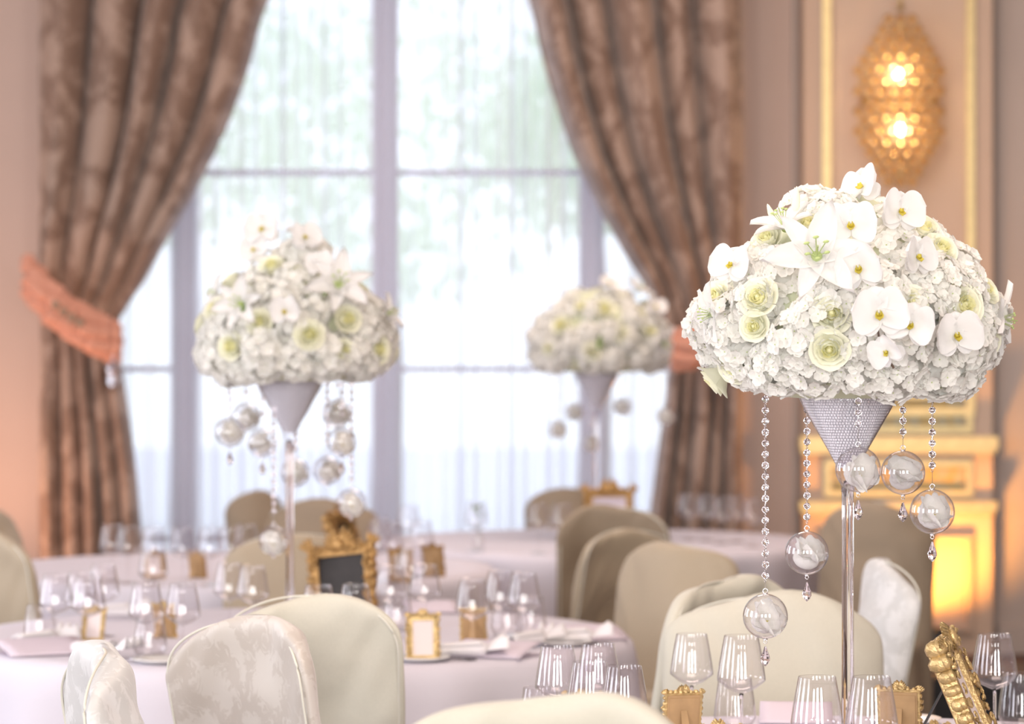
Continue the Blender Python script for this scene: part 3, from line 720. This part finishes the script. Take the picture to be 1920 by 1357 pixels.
frame(.095, .13, fpos(1358, 1400, 5.72), R(15), .3, 'top crest of a small gold frame at the very bottom, under the lowest globe', group=gs, seed=8)
frame(.085, .075, fpos(1092, 1375, 6.78), R(-10), .2, 'small gold frame crest showing through the bottom centre glasses', group=gs, seed=9)
frame(.07, .045, fpos(1757, 1357, 6.45), R(20), .35, 'small gold frame crest beside the black easel leg', group=gs, seed=10)
frame(.075, .10, fpos(290, 1096, 11.45), R(5), .12, 'small gold frame far left, in front of the left curtain foot', group=gs, seed=11, gold=M_shadegold)
frame(.075, .10, fpos(372, 1096, 11.5), R(150), .15, 'back of a small frame in front of the left mullion', group=gs, seed=12, gold=M_shadegold)
frame(.085, .12, fpos(752, 1100, 11.3), R(10), .15, 'small gold frame seen through glasses right of the chalkboard', group=gs, seed=13, gold=M_shadegold)
frame(.085, .12, fpos(815, 1100, 11.6), R(160), .25, 'dark gold back of a small frame left of the pink cloth edge', group=gs, seed=14, gold=M_shadegold)
gl = 'large ornate gold table frames'
frame(.205, .25, fpos(648, 1170, 9.45), R(-12), .22, 'ornate gold frame with a blank black chalkboard beside the middle stem', board=M_slate, group=gl, gold=M_shadegold, seed=21, tw=-.12, crest=1.5)
frame(.20, .26, fpos(668, 1060, 11.2), R(70), .32, 'ornate gold frame turned side-on behind the chalkboard frame', board=M_slate, group=gl, gold=M_shadegold, seed=22, crest=1.2)
frame(.21, .26, fpos(1143, 1010, 13.3), R(5), .12, 'ornate gold frame rising behind the three beige chairs', board=M_lilac, group=gl, gold=M_shadegold, seed=23, crest=1.3)
frame(.20, .275, fpos(1862, 1400, 6.1), R(74), .40, 'ornate gold frame leaning back, seen from its edge beside the lone wine glass', group=gl, seed=24, board=M_card, easel=M_black)
# ------------------------------------------------------------------ flowers
def petal(b, L_, W_, M, mat=0, cup=.3, curl=.2, base=.35, point=0, ruff=0, nu=4, nv=4, ph=0):
    """grows along +x from the origin, faces +z"""
    def fn(u, v):
        s = v; w = W_*(base+(1-base)*math.sin(PI*min(1, s*.62+.05)))*math.sqrt(max(0, 1-s**(2.2 if point else 5)))*(1 if not point else (1-.35*s))
        y = (u-.5)*2*w/2
        z = cup*W_*((u-.5)*2)**2*.5+curl*L_*s*s+ruff*math.sin(6*s+9*u+ph)*W_
        return (L_*s, y, z)
    b.grid(fn, nu, nv, mat, M)
def Rx(a): return Matrix.Rotation(a, 4, 'X')
def Ry(a): return Matrix.Rotation(a, 4, 'Y')
def Rz(a): return Matrix.Rotation(a, 4, 'Z')
def hydrangea_mesh(seed, R_=.060, n=46):
    rnd = random.Random(seed); b = MB()
    b.ball((0, 0, -.01), R_*.74, 12, 0)
    for i in range(n):
        zc = 1-1.55*(i+.5)/n; a = i*2.39996; rr = math.sqrt(max(0, 1-zc*zc))
        nrm = Vector((rr*math.cos(a), rr*math.sin(a), zc)); nrm = (nrm+Vector((rnd.uniform(-.2, .2), rnd.uniform(-.2, .2), rnd.uniform(-.2, .2)))).normalized()
        q = nrm.to_track_quat('Z', 'Y').to_matrix().to_4x4(); k = R_*rnd.uniform(.86, 1.03)
        M = Matrix.Translation(nrm*k) @ q @ Rz(rnd.uniform(0, 6))
        s = rnd.uniform(.017, .024)
        for j in range(4): petal(b, s, s*1.05, M @ Rz(j*PI/2) @ Ry(rnd.uniform(-.22, -.02)), 0, .28, rnd.uniform(-.08, .2), .45, nu=4, nv=4, ruff=.03, ph=rnd.random()*6)
        b.ball(M @ Vector((0, 0, .001)), .0014, 6, 1)
    return b.mesh('hydrangea_head', [M_hyd, M_throat])
def rose_mesh(seed, R_=.036):
    rnd = random.Random(seed); b = MB()
    def layer(rad, h, open_, ang, span, mat):
        def fn(u, v):
            a = ang+(u-.5)*span; edge = 1-.07*abs(2*u-1)**4
            r = rad*(.25+.75*math.sin(min(1, v*1.1)*PI/2))+open_*rad*max(0, v-.6)**1.3*2.2+v*R_*(.035*math.sin(3*a+k*1.7)+.02*math.sin(8*a+k*2.9))
            return (r*math.cos(a), r*math.sin(a), h*v*edge-.2*open_*h*max(0, v-.7)*3)
        b.grid(fn, 12, 7, mat)
    k = 0
    for i, (rad, h, op, np_, sp, mat) in enumerate(((.12, .92, 0, 2, 3.6, 1), (.24, .96, 0, 3, 2.6, 1), (.38, .98, .05, 3, 2.4, 1), (.54, .98, .16, 4, 2.0, 0), (.70, .92, .32, 4, 1.9, 0), (.86, .80, .5, 5, 1.6, 0))):
        for j in range(np_):
            k += 1; layer(rad*R_, h*R_*1.15*rnd.uniform(.95, 1.03), op, k*2.4+rnd.uniform(-.2, .2), sp, mat)
    b.ball((0, 0, R_*.62), R_*.22, 10, 1, (1, 1, 1.9)); b.ball((0, 0, R_*.35), R_*.55, 12, 0, (1, 1, .7))
    return b.mesh('rose', [M_rose, M_rosec])
def orchid_meshes(seed, s=.044):
    rnd = random.Random(seed); b = MB(); w = lambda a: rnd.uniform(-a, a)
    for a in (PI/2, PI/2+2.2, PI/2-2.2): petal(b, s*rnd.uniform(.92, 1.05), s*.95, Rz(a+w(.12)) @ Matrix.Translation((0, 0, -.004)) @ Ry(w(.2)), 0, .3, w(.22), .4, nu=8, nv=8, ruff=.02, ph=rnd.random()*6)
    for a in (.15, PI-.15): petal(b, s*1.1, s*1.75, Rz(a+w(.1)) @ Ry(-.18+w(.2)), 0, .18, rnd.uniform(-.05, .28), .42, nu=10, nv=10, ruff=.022, ph=rnd.random()*6)
    l = MB()
    petal(l, s*.40, s*.34, Rz(-PI/2) @ Ry(-.55), 0, .9, .35, .5, nu=4, nv=5)
    for a in (-PI/2+.9, -PI/2-.9): petal(l, s*.28, s*.30, Rz(a) @ Ry(-.9), 0, .8, .3, .5)
    l.ball((0, s*.06, s*.12), s*.075, 8, 1)
    return b.mesh('orchid_petals', M_petal), l.mesh('orchid_lip', [M_lip, M_petal])
def lily_meshes(seed, s=.095):
    rnd = random.Random(seed); b = MB(); c = MB()
    for k in range(6): petal(b, s*(1 if k % 2 else .93), s*(.72 if k % 2 else .54), Rz(k*PI/3+rnd.uniform(-.08, .08)) @ Ry(-.62), 0, .45, -.34, .35, point=1, nu=6, nv=8, ruff=.02, ph=k)
    for k in range(6):
        a = k*PI/3+.4; tip = Vector((.018*math.cos(a), .018*math.sin(a), s*.55)); c.tube([(0, 0, 0), tip*.5+Vector((0, 0, .004)), tip], .0009, 5); c.ball(tip, .0028, 6, 0, (2, 1, 1))
    c.ball((0, 0, .004), .010, 10)
    c.tube([(0, 0, 0), (.002, 0, s*.65)], .0014, 5)
    return b.mesh('lily_petals', M_petal), c.mesh('lily_throat', M_throat)
HYD = [hydrangea_mesh(i) for i in range(3)]; ROSE = [rose_mesh(i) for i in range(2)]; ORCS = [orchid_meshes(i) for i in (1, 2, 3, 4)]; ORC = ORCS[0]; LIL = lily_meshes(1)
LEAFM = MB(); petal(LEAFM, .07, .028, Matrix.Identity(4), 0, .2, -.1, .3, point=1, nu=4, nv=8); LEAFM = LEAFM.mesh('leaf', M_leaf)
BUD = MB().lathe([(0, 0), (.006, .004), (.0095, .02), (.009, .04), (.004, .06), (0, .066)], 10).mesh('lily_bud', [M_rose])
def bouquet(cx, cy, prof, label, blooms, seed, nhyd, zshift=0, group='white flower domes'):
    """prof: (z above the vase rim, radius) pairs from bottom to top"""
    rnd = random.Random(seed); zr = 1.55
    t = thing('flower_arrangement', label, 'flower arrangement', (cx, cy, zr), group=group)
    def rad(z):
        if z <= prof[0][0]: return prof[0][1]
        for (a, ra), (b_, rb) in zip(prof, prof[1:]):
            if a <= z <= b_: return ra+(rb-ra)*(z-a)/(b_-a)
        return prof[-1][1]
    def nrm(x, y, z):
        dr = (rad(z+.02)-rad(z-.02))/.04; h = Vector((x, y, 0)); h = h.normalized() if h.length > 1e-6 else Vector((0, 0, 0))
        return Vector((h.x, h.y, -dr)).normalized()
    def put(name, mes, p, n, sc, spin, mesname=None):
        q = n.to_track_quat('Z', 'Y').to_matrix().to_4x4() @ Rz(spin)
        o = link(name, mes[0], t); o.matrix_local = Matrix.Translation(p) @ q @ Matrix.Diagonal((sc, sc, sc, 1))
        if len(mes) > 1: link(mesname, mes[1], o)
        return o
    core = MB().lathe([(0, prof[0][0]+.0)]+[(max(.001, r-.055), z+.01) for z, r in prof[:-1]]+[(0, prof[-1][0]-.05)], 24)
    link('floral_foam', core.mesh('foam', M_foam), t)
    placed = []
    for (kind, dx, dz, sc, *opt) in blooms:
        r = max(rad(dz), abs(dx)+.004); y = -math.sqrt(max(0, r*r-dx*dx)); p = Vector((dx, y, dz)); n = nrm(*p)
        up = Vector((0, -.45, .1)); n = (n+up).normalized()
        out = opt[0] if opt else .0
        if len(opt) > 1: n = Vector(opt[1]).normalized()
        spin = opt[2] if len(opt) > 2 else rnd.uniform(-.5, .5)
        if kind == 'r': put('rose', [ROSE[len(placed) % 2]], p-n*.028*sc+n*out, n, sc, rnd.uniform(0, 6))
        elif kind == 'o':
            q = n.to_track_quat('Z', 'Y').to_matrix().to_4x4()
            # keep the bloom upright: its y axis as close to world up as the facing allows
            zax = n; xax = Vector((0, 0, 1)).cross(zax).normalized(); yax = zax.cross(xax)
            Mq = Matrix((xax, yax, zax)).transposed().to_4x4() @ Rz(spin)
            oc = ORCS[len(placed) % 4]; o = link('orchid', oc[0], t); o.matrix_local = Matrix.Translation(p+n*(.022+out)) @ Mq @ Matrix.Diagonal((sc, sc, sc, 1)); link('orchid_lip', oc[1], o)
        elif kind == 'l': put('lily', LIL, p-n*.005+n*out, n, sc, spin, 'lily_throat')
        elif kind == 'b': put('lily_bud', [BUD], p-n*.02+n*out, n, sc, 0)
        elif kind == 'h': put('hydrangea', [HYD[len(placed) % 3]], p-n*.042*sc+n*out, n, sc, rnd.uniform(0, 6))
        elif kind == 'f': put('leaf', [LEAFM], p+n*out, n, sc, spin)
        placed.append((p, .036 if kind == 'r' else .03))
    z0, z1 = prof[0][0], prof[-1][0]; pts = []; tries = 0
    while len(pts) < nhyd and tries < 6000:          # fill: hydrangea heads all round, spaced over the dome
        tries += 1; z = rnd.uniform(z0+.012, z1-.03); a = rnd.uniform(0, 2*PI); r = rad(z)
        p = Vector((r*math.cos(a), r*math.sin(a), z))
        if rnd.random() > r/.32: continue
        if any((p-q).length < .082 for q in pts): continue
        pts.append(p); n = nrm(*p)
        put('hydrangea', [HYD[len(pts) % 3]], p-n*rnd.uniform(.036, .056), n, rnd.uniform(.9, 1.08), rnd.uniform(0, 6))
    k = 0; tries = 0
    while k < 9 and tries < 900:                     # more roses at the back and sides
        tries += 1; z = rnd.uniform(z0+.03, z1-.06); a = rnd.uniform(-.1, PI+.1); r = rad(z); p = Vector((r*math.cos(a), r*math.sin(a), z))
        if any((p-q).length < .07 for q, _ in placed): continue
        placed.append((p, .036)); n = nrm(*p); put('rose', [ROSE[k % 2]], p-n*.018, n, rnd.uniform(.85, 1.1), 0); k += 1
    return t
prof1 = [(-.035, .205), (.0, .255), (.06, .300), (.115, .312), (.17, .302), (.235, .265), (.29, .215), (.335, .155), (.37, .10), (.395, .045), (.41, .01)]
def bl(cx, sx, items):
    out = []
    for it in items:
        k, px, py, sc = it[:4]; out.append((k, (px-cx)/sx, CZ-(py-678.5)/sx-1.55, sc, *it[4:]))
    return out
front = lambda x, y, z: (x, y, z)
B1 = bl(1590, 919, [
 ('r', 1530, 592, 1.05), ('r', 1527, 655, 1.0, .012), ('r', 1405, 562, 1.05), ('r', 1397, 614, .8), ('r', 1776, 575, 1.15), ('r', 1716, 432, 1.0), ('r', 1745, 470, .9), ('r', 1333, 560, .95),
 ('r', 1500, 425, .8), ('r', 1676, 570, .8), ('r', 1365, 688, .9), ('r', 1428, 452, .85), ('r', 1832, 545, .8), ('r', 1835, 640, .8),
 ('o', 1577, 440, 1.15, .03, (-.15, -1, .15), .05), ('o', 1648, 415, 1.05, .03, (.35, -1, .2), -.1), ('o', 1588, 512, 1.1, .03, (-.25, -1, .0), .2), ('o', 1612, 590, 1.2, .045, (-.1, -1, -.05), .1),
 ('o', 1675, 612, 1.05, .045, (-.2, -1, 0), -.2), ('o', 1735, 628, 1.1, .035, (.25, -1, -.05), .1), ('o', 1647, 650, .8, .04, (-.5, -1, -.2), .5), ('o', 1655, 495, .95, .03, (.7, -1, .1), 0),
 ('o', 1625, 362, 1.05, .0, (-.75, -.7, .45), .3), ('o', 1380, 512, .95, .02, (-.6, -1, .3), -.1), ('o', 1545, 440, .8, .0, (-.3, -1, .5), .6),
 ('l', 1508, 502, 1.2, .045, (-.1, -1, .28), .2), ('l', 1462, 432, .8, .0, (-.35, -.3, .9), .3), ('l', 1858, 600, .85, -.01, (.95, -.3, -.1), .4), ('l', 1335, 590, .75, .0, (-1, -.3, -.1), .1),
 ('b', 1483, 408, .9, .02, (.05, -.1, 1)), ('b', 1448, 425, .7, .02, (-.4, -.1, 1)),
 ('h', 1470, 645, 1.05), ('h', 1430, 700, 1.0), ('h', 1500, 702, .95), ('h', 1350, 640, 1.0), ('h', 1590, 700, .9), ('h', 1650, 712, .95), ('h', 1745, 700, 1.1), ('h', 1800, 650, 1.05), ('h', 1700, 500, .95), ('h', 1740, 520, 1.0),
 ('h', 1440, 500, .95), ('h', 1540, 400, .85), ('h', 1795, 545, .9), ('h', 1590, 640, .9), ('h', 1790, 710, .95), ('h', 1540, 540, .9), ('h', 1560, 385, .75), ('h', 1670, 665, .9)])
bouquet(T1[0], T1[1], prof1, 'sharp white dome of hydrangeas, roses, orchids and lilies, the nearest arrangement', B1, 11, 52)
prof2 = [(-.02, .20), (.02, .275), (.07, .305), (.13, .30), (.19, .285), (.26, .235), (.32, .17), (.37, .11), (.42, .07), (.445, .02)]
B2 = bl(555, 606, [
 ('r', 447, 650, 1.1), ('r', 500, 606, 1.05), ('r', 592, 630, 1.2, .01), ('r', 660, 600, 1.1), ('r', 713, 655, 1.15), ('r', 563, 520, 1.1), ('r', 515, 500, 1.0), ('r', 410, 580, 1.0), ('r', 462, 545, .9), ('r', 655, 655, .8),
 ('o', 505, 440, 1.25, .03, (-.3, -1, .3), .1), ('o', 565, 462, 1.1, .03, (.4, -1, .5), .1), ('o', 545, 590, 1.05, .035, (.1, -1, .1), .1), ('o', 495, 475, 1.0, .03, (-.5, -1, .2), .3), ('o', 600, 505, .95, .02, (.2, -1, .3), .2),
 ('l', 638, 545, 1.25, .03, (.2, -1, .4), .3), ('l', 470, 575, 1.0, .02, (-.4, -1, .2), .3), ('l', 405, 550, .7, -.01, (-.9, -.3, .4), .1), ('l', 725, 590, .75, 0, (.9, -.4, .4), .2), ('l', 570, 445, .7, 0, (.2, -.3, 1), 0),
 ('f', 470, 590, .7, .02, (-.2, -1, .2), 1.2), ('f', 620, 560, .6, .02, (0, -1, .2), 2.2), ('f', 672, 670, .5, .02, (0, -1, .2), 2.2),
 ('h', 420, 680, 1.15), ('h', 505, 665, 1.2), ('h', 630, 675, 1.2), ('h', 690, 690, 1.0), ('h', 570, 690, .9), ('h', 540, 545, .95), ('h', 440, 610, .95), ('h', 700, 620, .95), ('h', 600, 570, .95), ('h', 460, 700, .9)])
bouquet(T2[0]+.012, T2[1], prof2, 'soft-focus white dome of roses and hydrangeas before the window, the middle arrangement', B2, 21, 50)
prof3 = [(-.01, .24), (.03, .32), (.10, .335), (.18, .325), (.25, .29), (.31, .23), (.36, .15), (.39, .06), (.40, .01)]
B3 = bl(1133, 397, [('r', 1060, 610, 1.2), ('r', 1140, 580, 1.4), ('r', 1115, 660, 1.2), ('r', 1175, 630, 1.1), ('r', 1225, 620, 1.1), ('r', 1040, 650, 1.1), ('r', 1100, 575, 1.0), ('r', 1205, 590, 1.0),
 ('o', 1225, 590, 1.2, .03), ('o', 1150, 550, 1.1, .03), ('l', 1240, 640, 1.0, .01, (.8, -.6, -.3), 0), ('l', 1205, 545, .9, .0, (.6, -.3, .9), 0), ('f', 1128, 655, 1.0, .01, (0, -1, .1), 1.4)])
bouquet(T3[0], T3[1], prof3, 'blurred beige-white flower dome against the voile, the farthest arrangement', B3, 31, 56)
# orchid stems that show in the nearest dome
t_ = [o for o in C.objects if o.name == 'flower_arrangement'][0]
b = MB()
def q1(px, py, out): 
    v = P(px, py, 6.0-out); return v-Vector((T1[0], T1[1], 1.55))
b.tube([q1(1641, 580, .31), q1(1644, 605, .325), q1(1652, 660, .325), q1(1668, 678, .33), q1(1676, 690, .33)], [.0022]*4+[.0028], 6)
b.tube([q1(1618, 400, .17), q1(1617, 450, .2), q1(1580, 475, .24)], .0018, 6)
o = link('orchid_stem', b.mesh('orchid_stem', M_stemd), t_)
# ------------------------------------------------------------------ vases
def vase_meshes(g):
    cone = [(.0135, .578), (.0152, .60), (.020, .625), (.0385, .66), (.066, .708), (.090, .75), (.1125, .798), (.113, .80), (.1118, .80), (.089, .75), (.065, .708), (.0375, .66), (.0192, .625), (.0144, .60), (.0127, .579)]
    stem = [(0, .014), (.030, .0145), (.019, .03), (.014, .06), (.0125, .2), (.012, .4), (.0122, .55), (.0125, .585), (.008, .60), (0, .605)]
    foot = [(0, .0005), (.098, .0005), (.10, .003), (.098, .006), (.06, .009), (.030, .0135), (0, .0135)]
    return [MB().lathe(p, 64).mesh(n, m) for n, p, m in (('cone_bowl', cone, M_thinnear), ('stem', stem, g), ('foot', foot, g))]
VM = vase_meshes(M_glass)
def bead_fill(seed, fine=True):
    rnd = random.Random(seed); b = MB(); prof = [(.018, .628), (.036, .662), (.057, .70), (.083, .745), (.107, .792)]
    b.lathe([(0, .624)]+[(r-.004, z) for r, z in prof]+[(0, .792)], 40)
    z = .630; row = 0
    while z < .792:
        for (ra, za), (rb, zb) in zip(prof, prof[1:]):
            if za <= z <= zb: r = ra+(rb-ra)*(z-za)/(zb-za)
        n = max(8, int(2*PI*r/.0062))
        for i in range(n):
            a = 2*PI*(i+.5*(row % 2))/n+rnd.uniform(-.01, .01); b.ball((r*math.cos(a)*.985, r*math.sin(a)*.985, z), .0031, 6, 0, (1, 1, 1))
        z += .0056; row += 1
    return b.mesh('bead_fill', M_beadfill)
BF = bead_fill(1)
def vase(cx, cy, label, lab2):
    t = thing('centrepiece_vase', label, 'vase', (cx, cy, TZ), group='tall glass centrepiece vases')
    for n, m in zip(('cone_bowl', 'stem', 'foot'), VM): link(n, m, t)
    tag(link('crystal_filling', BF, None, (cx, cy, TZ)), lab2, 'vase filling', kind='stuff')
vase(T1[0], T1[1], 'tall slim clear glass trumpet vase in sharp focus on the nearest table', 'silvery crystal beads packed in the nearest trumpet vase')
vase(T2[0]-.008, T2[1], 'tall slim clear glass trumpet vase in front of the window, on the middle table', 'silvery crystal beads packed in the middle trumpet vase')
vase(T3[0]-.01, T3[1], 'tall slim clear glass trumpet vase, farthest one before the voile', 'silvery crystal beads packed in the farthest trumpet vase')
# ------------------------------------------------------------------ hanging crystal garlands with globes
def bead_mesh():
    n = 8; prof = [(0, .0078), (.0042, .0066), (.0076, .0013), (.0076, -.0013), (.0042, -.0066), (0, -.0078)]
    M = Rx(PI/2) @ Rz(.3); return MB().lathe([(r, z*.62) for r, z in prof[::-1]], n, 0, M).mesh('bead', M_crystal, False)
def drop_mesh():
    return MB().lathe([(0, -.040), (.006, -.034), (.0098, -.026), (.0085, -.019), (.0045, -.008), (.002, 0), (0, .001)], 8).mesh('crystal_drop', M_crystal, False)
BEAD = bead_mesh(); DROP = drop_mesh()
def globe_mesh(mat, R_=.0455, t=.0011, seg=40):
    b = MB(); n = 22
    pr = [(R_*math.sin(PI*k/n), -R_*math.cos(PI*k/n)) for k in range(n+1)]; pr[0] = (0, -R_); pr[-1] = (0, R_)
    b.lathe(pr, seg)
    r2 = R_-t; pr = [(r2*math.sin(PI*k/n), r2*math.cos(PI*k/n)) for k in range(n+1)]; pr[0] = (0, r2); pr[-1] = (0, -r2)
    b.lathe(pr, seg); return b.mesh('glass_globe', mat)
GN = globe_mesh(M_thinnear); GF = globe_mesh(M_thin)
def ring_mesh(r_, c, w_, name, knob):
    b = MB(); b.tube([(math.cos(a)*r_, 0, c+math.sin(a)*r_) for a in [i*PI/6 for i in range(13)]], w_, 6, cap=False)
    b.lathe([(0, knob-.0025), (.005, knob-.0012), (.0045, knob+.001), (0, knob+.0015)], 10); return b.mesh(name, M_silver)
LOOPT = ring_mesh(.005, .0455+.0055, .0013, 'top_loop', .0462); LOOPB = ring_mesh(.0035, -.0455-.006, .0008, 'bottom_loop', -.0462)
def bloom_in(seed, mats):
    rnd = random.Random(seed); b = MB()
    for k in range(3): petal(b, .038, .075, Rz(k*2.1+rnd.random()) @ Ry(-.35), 0, .25, .25, .5, nu=6, nv=6, ruff=.03)
    for k in range(2): petal(b, .037, .085, Rz(k*PI+rnd.random()) @ Ry(-.75), 0, .2, .15, .5, nu=6, nv=6, ruff=.04)
    b.ball((0, 0, -.006), .025, 12, 0, (1.15, 1.05, .8))
    return b.mesh('bloom', mats)
BLO = [bloom_in(i, M_hyd) for i in range(3)]
def garland(anchor, top_z, globe_z, label, group, near=True, drop=True, rot=0, bloom=0, step=.0222, gap=0, face=None):
    """anchor: (x, y); strand hangs from top_z down to the globe centre at globe_z"""
    t = thing('crystal_garland', label, 'hanging ornament', (anchor[0], anchor[1], top_z), (0, 0, rot), group)
    gz = globe_z-top_z; L_ = -gz-.0455-.012
    n = max(1, int((L_-.004)/step)); b = MB(); b.tube([(0, 0, .012), (0, 0, -L_)], .0005, 5)
    for i in range(n): 
        for zz in (.35, .65):
            c = -(i+.5)*step-step*(.5); 
            pts = [(math.cos(a)*.0022, .0, c+math.sin(a)*.0028) for a in [k*PI/4 for k in range(9)]]
        b.tube(pts, .0005, 4)
    link('chain', b.mesh('chain', M_silver), t)
    for i in range(n):
        link('bead', BEAD, t, (0, 0, -(i+.5)*step), (0, 0, .25*math.sin(i*2.1)))
    g_ = link('glass_globe', GN if near else GF, t, (0, 0, gz)); link('top_loop', LOOPT, g_); link('bottom_loop', LOOPB, g_)
    rnd = random.Random(int(abs(anchor[0])*1000)+bloom)
    e = face or (rnd.uniform(.9, 1.5), rnd.uniform(-.4, .4), rnd.uniform(-.5, .5))
    o = link('orchid_bloom', BLO[bloom % 3], t, (0, 0, gz-.008), e, 1.0); o['label'] = 'white orchid bloom inside the globe'
    lp = link('orchid_lip', ORC[1], o, (0, 0, .002), None, .7)
    if drop: link('crystal_drop', DROP, t, (0, 0, gz-.0455-.016))
    return t
g = 'globe garlands of the nearest centrepiece'
def gar1(px, top, gpy, dep, label, bloom=0, drop=True, rot=0, face=None):
    D = 6.0+dep; garland((PX(px, D), D), PZ(top, D), PZ(gpy, D), label, g, True, drop, rot, bloom, face=face)
gar1(1435, 738, 1155, -.07, 'longest crystal garland, far left, its globe just above the wine glasses', 0, face=(1.2, .1, .2))
gar1(1513, 738, 1036, .10, 'crystal garland second from left, globe half filled by a white bloom', 1, face=(.6, .2, .2))
gar1(1609, 742, 880, -.15, 'short crystal garland whose globe overlaps the vase cone', 2, face=(1.4, .5, .3))
gar1(1693, 738, 886, .02, 'short crystal garland right of the vase cone, second from right', 0, face=(.8, -.4, .4))
gar1(1748, 738, 959, -.06, 'crystal garland farthest right, hanging lower with a faceted drop', 1, face=(1.0, .1, .1))
g = 'globe garlands of the middle centrepiece'
def gar2(px, top, gpy, dep, label, bloom=0, drop=True, face=None):
    D = 9.1+dep; garland((PX(px, D), D), PZ(top, D), PZ(gpy, D), label, g, False, drop, 0, bloom, face=face)
gar2(431, 715, 810, -.08, 'soft short garland at the left of the middle centrepiece, globe with drop', 0, face=(1, .2, .2))
gar2(462, 715, 782, .17, 'soft garland behind, its petals just right of the leftmost globe', 1, False, (.5, .8, 0))
gar2(492, 715, 830, .14, 'soft garland behind with a small tilted petal, left of the vase', 2, True, (.4, -.7, 0))
gar2(513, 760, 1013, -.10, 'long soft garland ending in a globe with an open yellow-centred orchid', 1, False, (PI/2-.1, 0, 0))
gar2(554, 715, 886, .16, 'soft garland whose globe sits right behind the middle stem', 2, False, (1, .4, 0))
gar2(632, 715, 775, .15, 'soft garland globe high under the flowers right of the vase', 0, False, (1, .2, .3))
gar2(641, 715, 828, -.10, 'soft garland globe right of the vase, upper front one', 1, True, (1.3, .2, .2))
gar2(614, 715, 882, .18, 'soft garland behind with a tilted petal, right of the vase', 2, False, (.5, .8, 0))
gar2(659, 715, 943, -.05, 'long soft garland, farthest right of the middle centrepiece', 0, False, (1.3, .1, .1))
g = 'globe garlands of the farthest centrepiece'
def gar3(px, top, gpy, dep, label, bloom=0, drop=False):
    D = 13.9+dep; garland((PX(px, D), D), PZ(top, D), PZ(gpy, D), label, g, False, drop, 0, bloom)
gar3(1045, 700, 805, -.1, 'blurred garland, leftmost of the farthest centrepiece', 0)
gar3(1076, 700, 771, .1, 'blurred garland, second from left of the farthest centrepiece', 1)
gar3(1168, 700, 762, -.05, 'blurred garland right of the farthest vase', 2)
gar3(1108, 760, 832, .15, 'blurred garland just left of the farthest stem', 1)
gar3(1250, 700, 780, .0, 'blurred garland before the right curtain edge', 2)

t = thing('bud_vase', 'tiny clear bud vase with a dark green sprig, blurred before the bright voile', 'vase', snap((PX(897, 13.2), 13.2, TZ), .1))
link('glass', MB().lathe([(0, .001), (.022, .001), (.026, .03), (.012, .08), (.012, .11), (.0105, .11), (.0105, .08), (.0245, .03), (.02, .003), (0, .003)], 24).mesh('glass', M_thin), t)
b = MB(); b.tube([(0, 0, .01), (.004, 0, .10), (-.004, 0, .18)], .002, 6)
for k, (z, a) in enumerate(((.15, .3), (.17, 2.2), (.185, 4.0), (.19, 5.2))): petal(b, .045, .035, Matrix.Translation((-.003, 0, z)) @ Rz(a) @ Ry(-.3), 0, .2, .1, .3, point=1)
link('sprig', b.mesh('sprig', M_leaf), t)
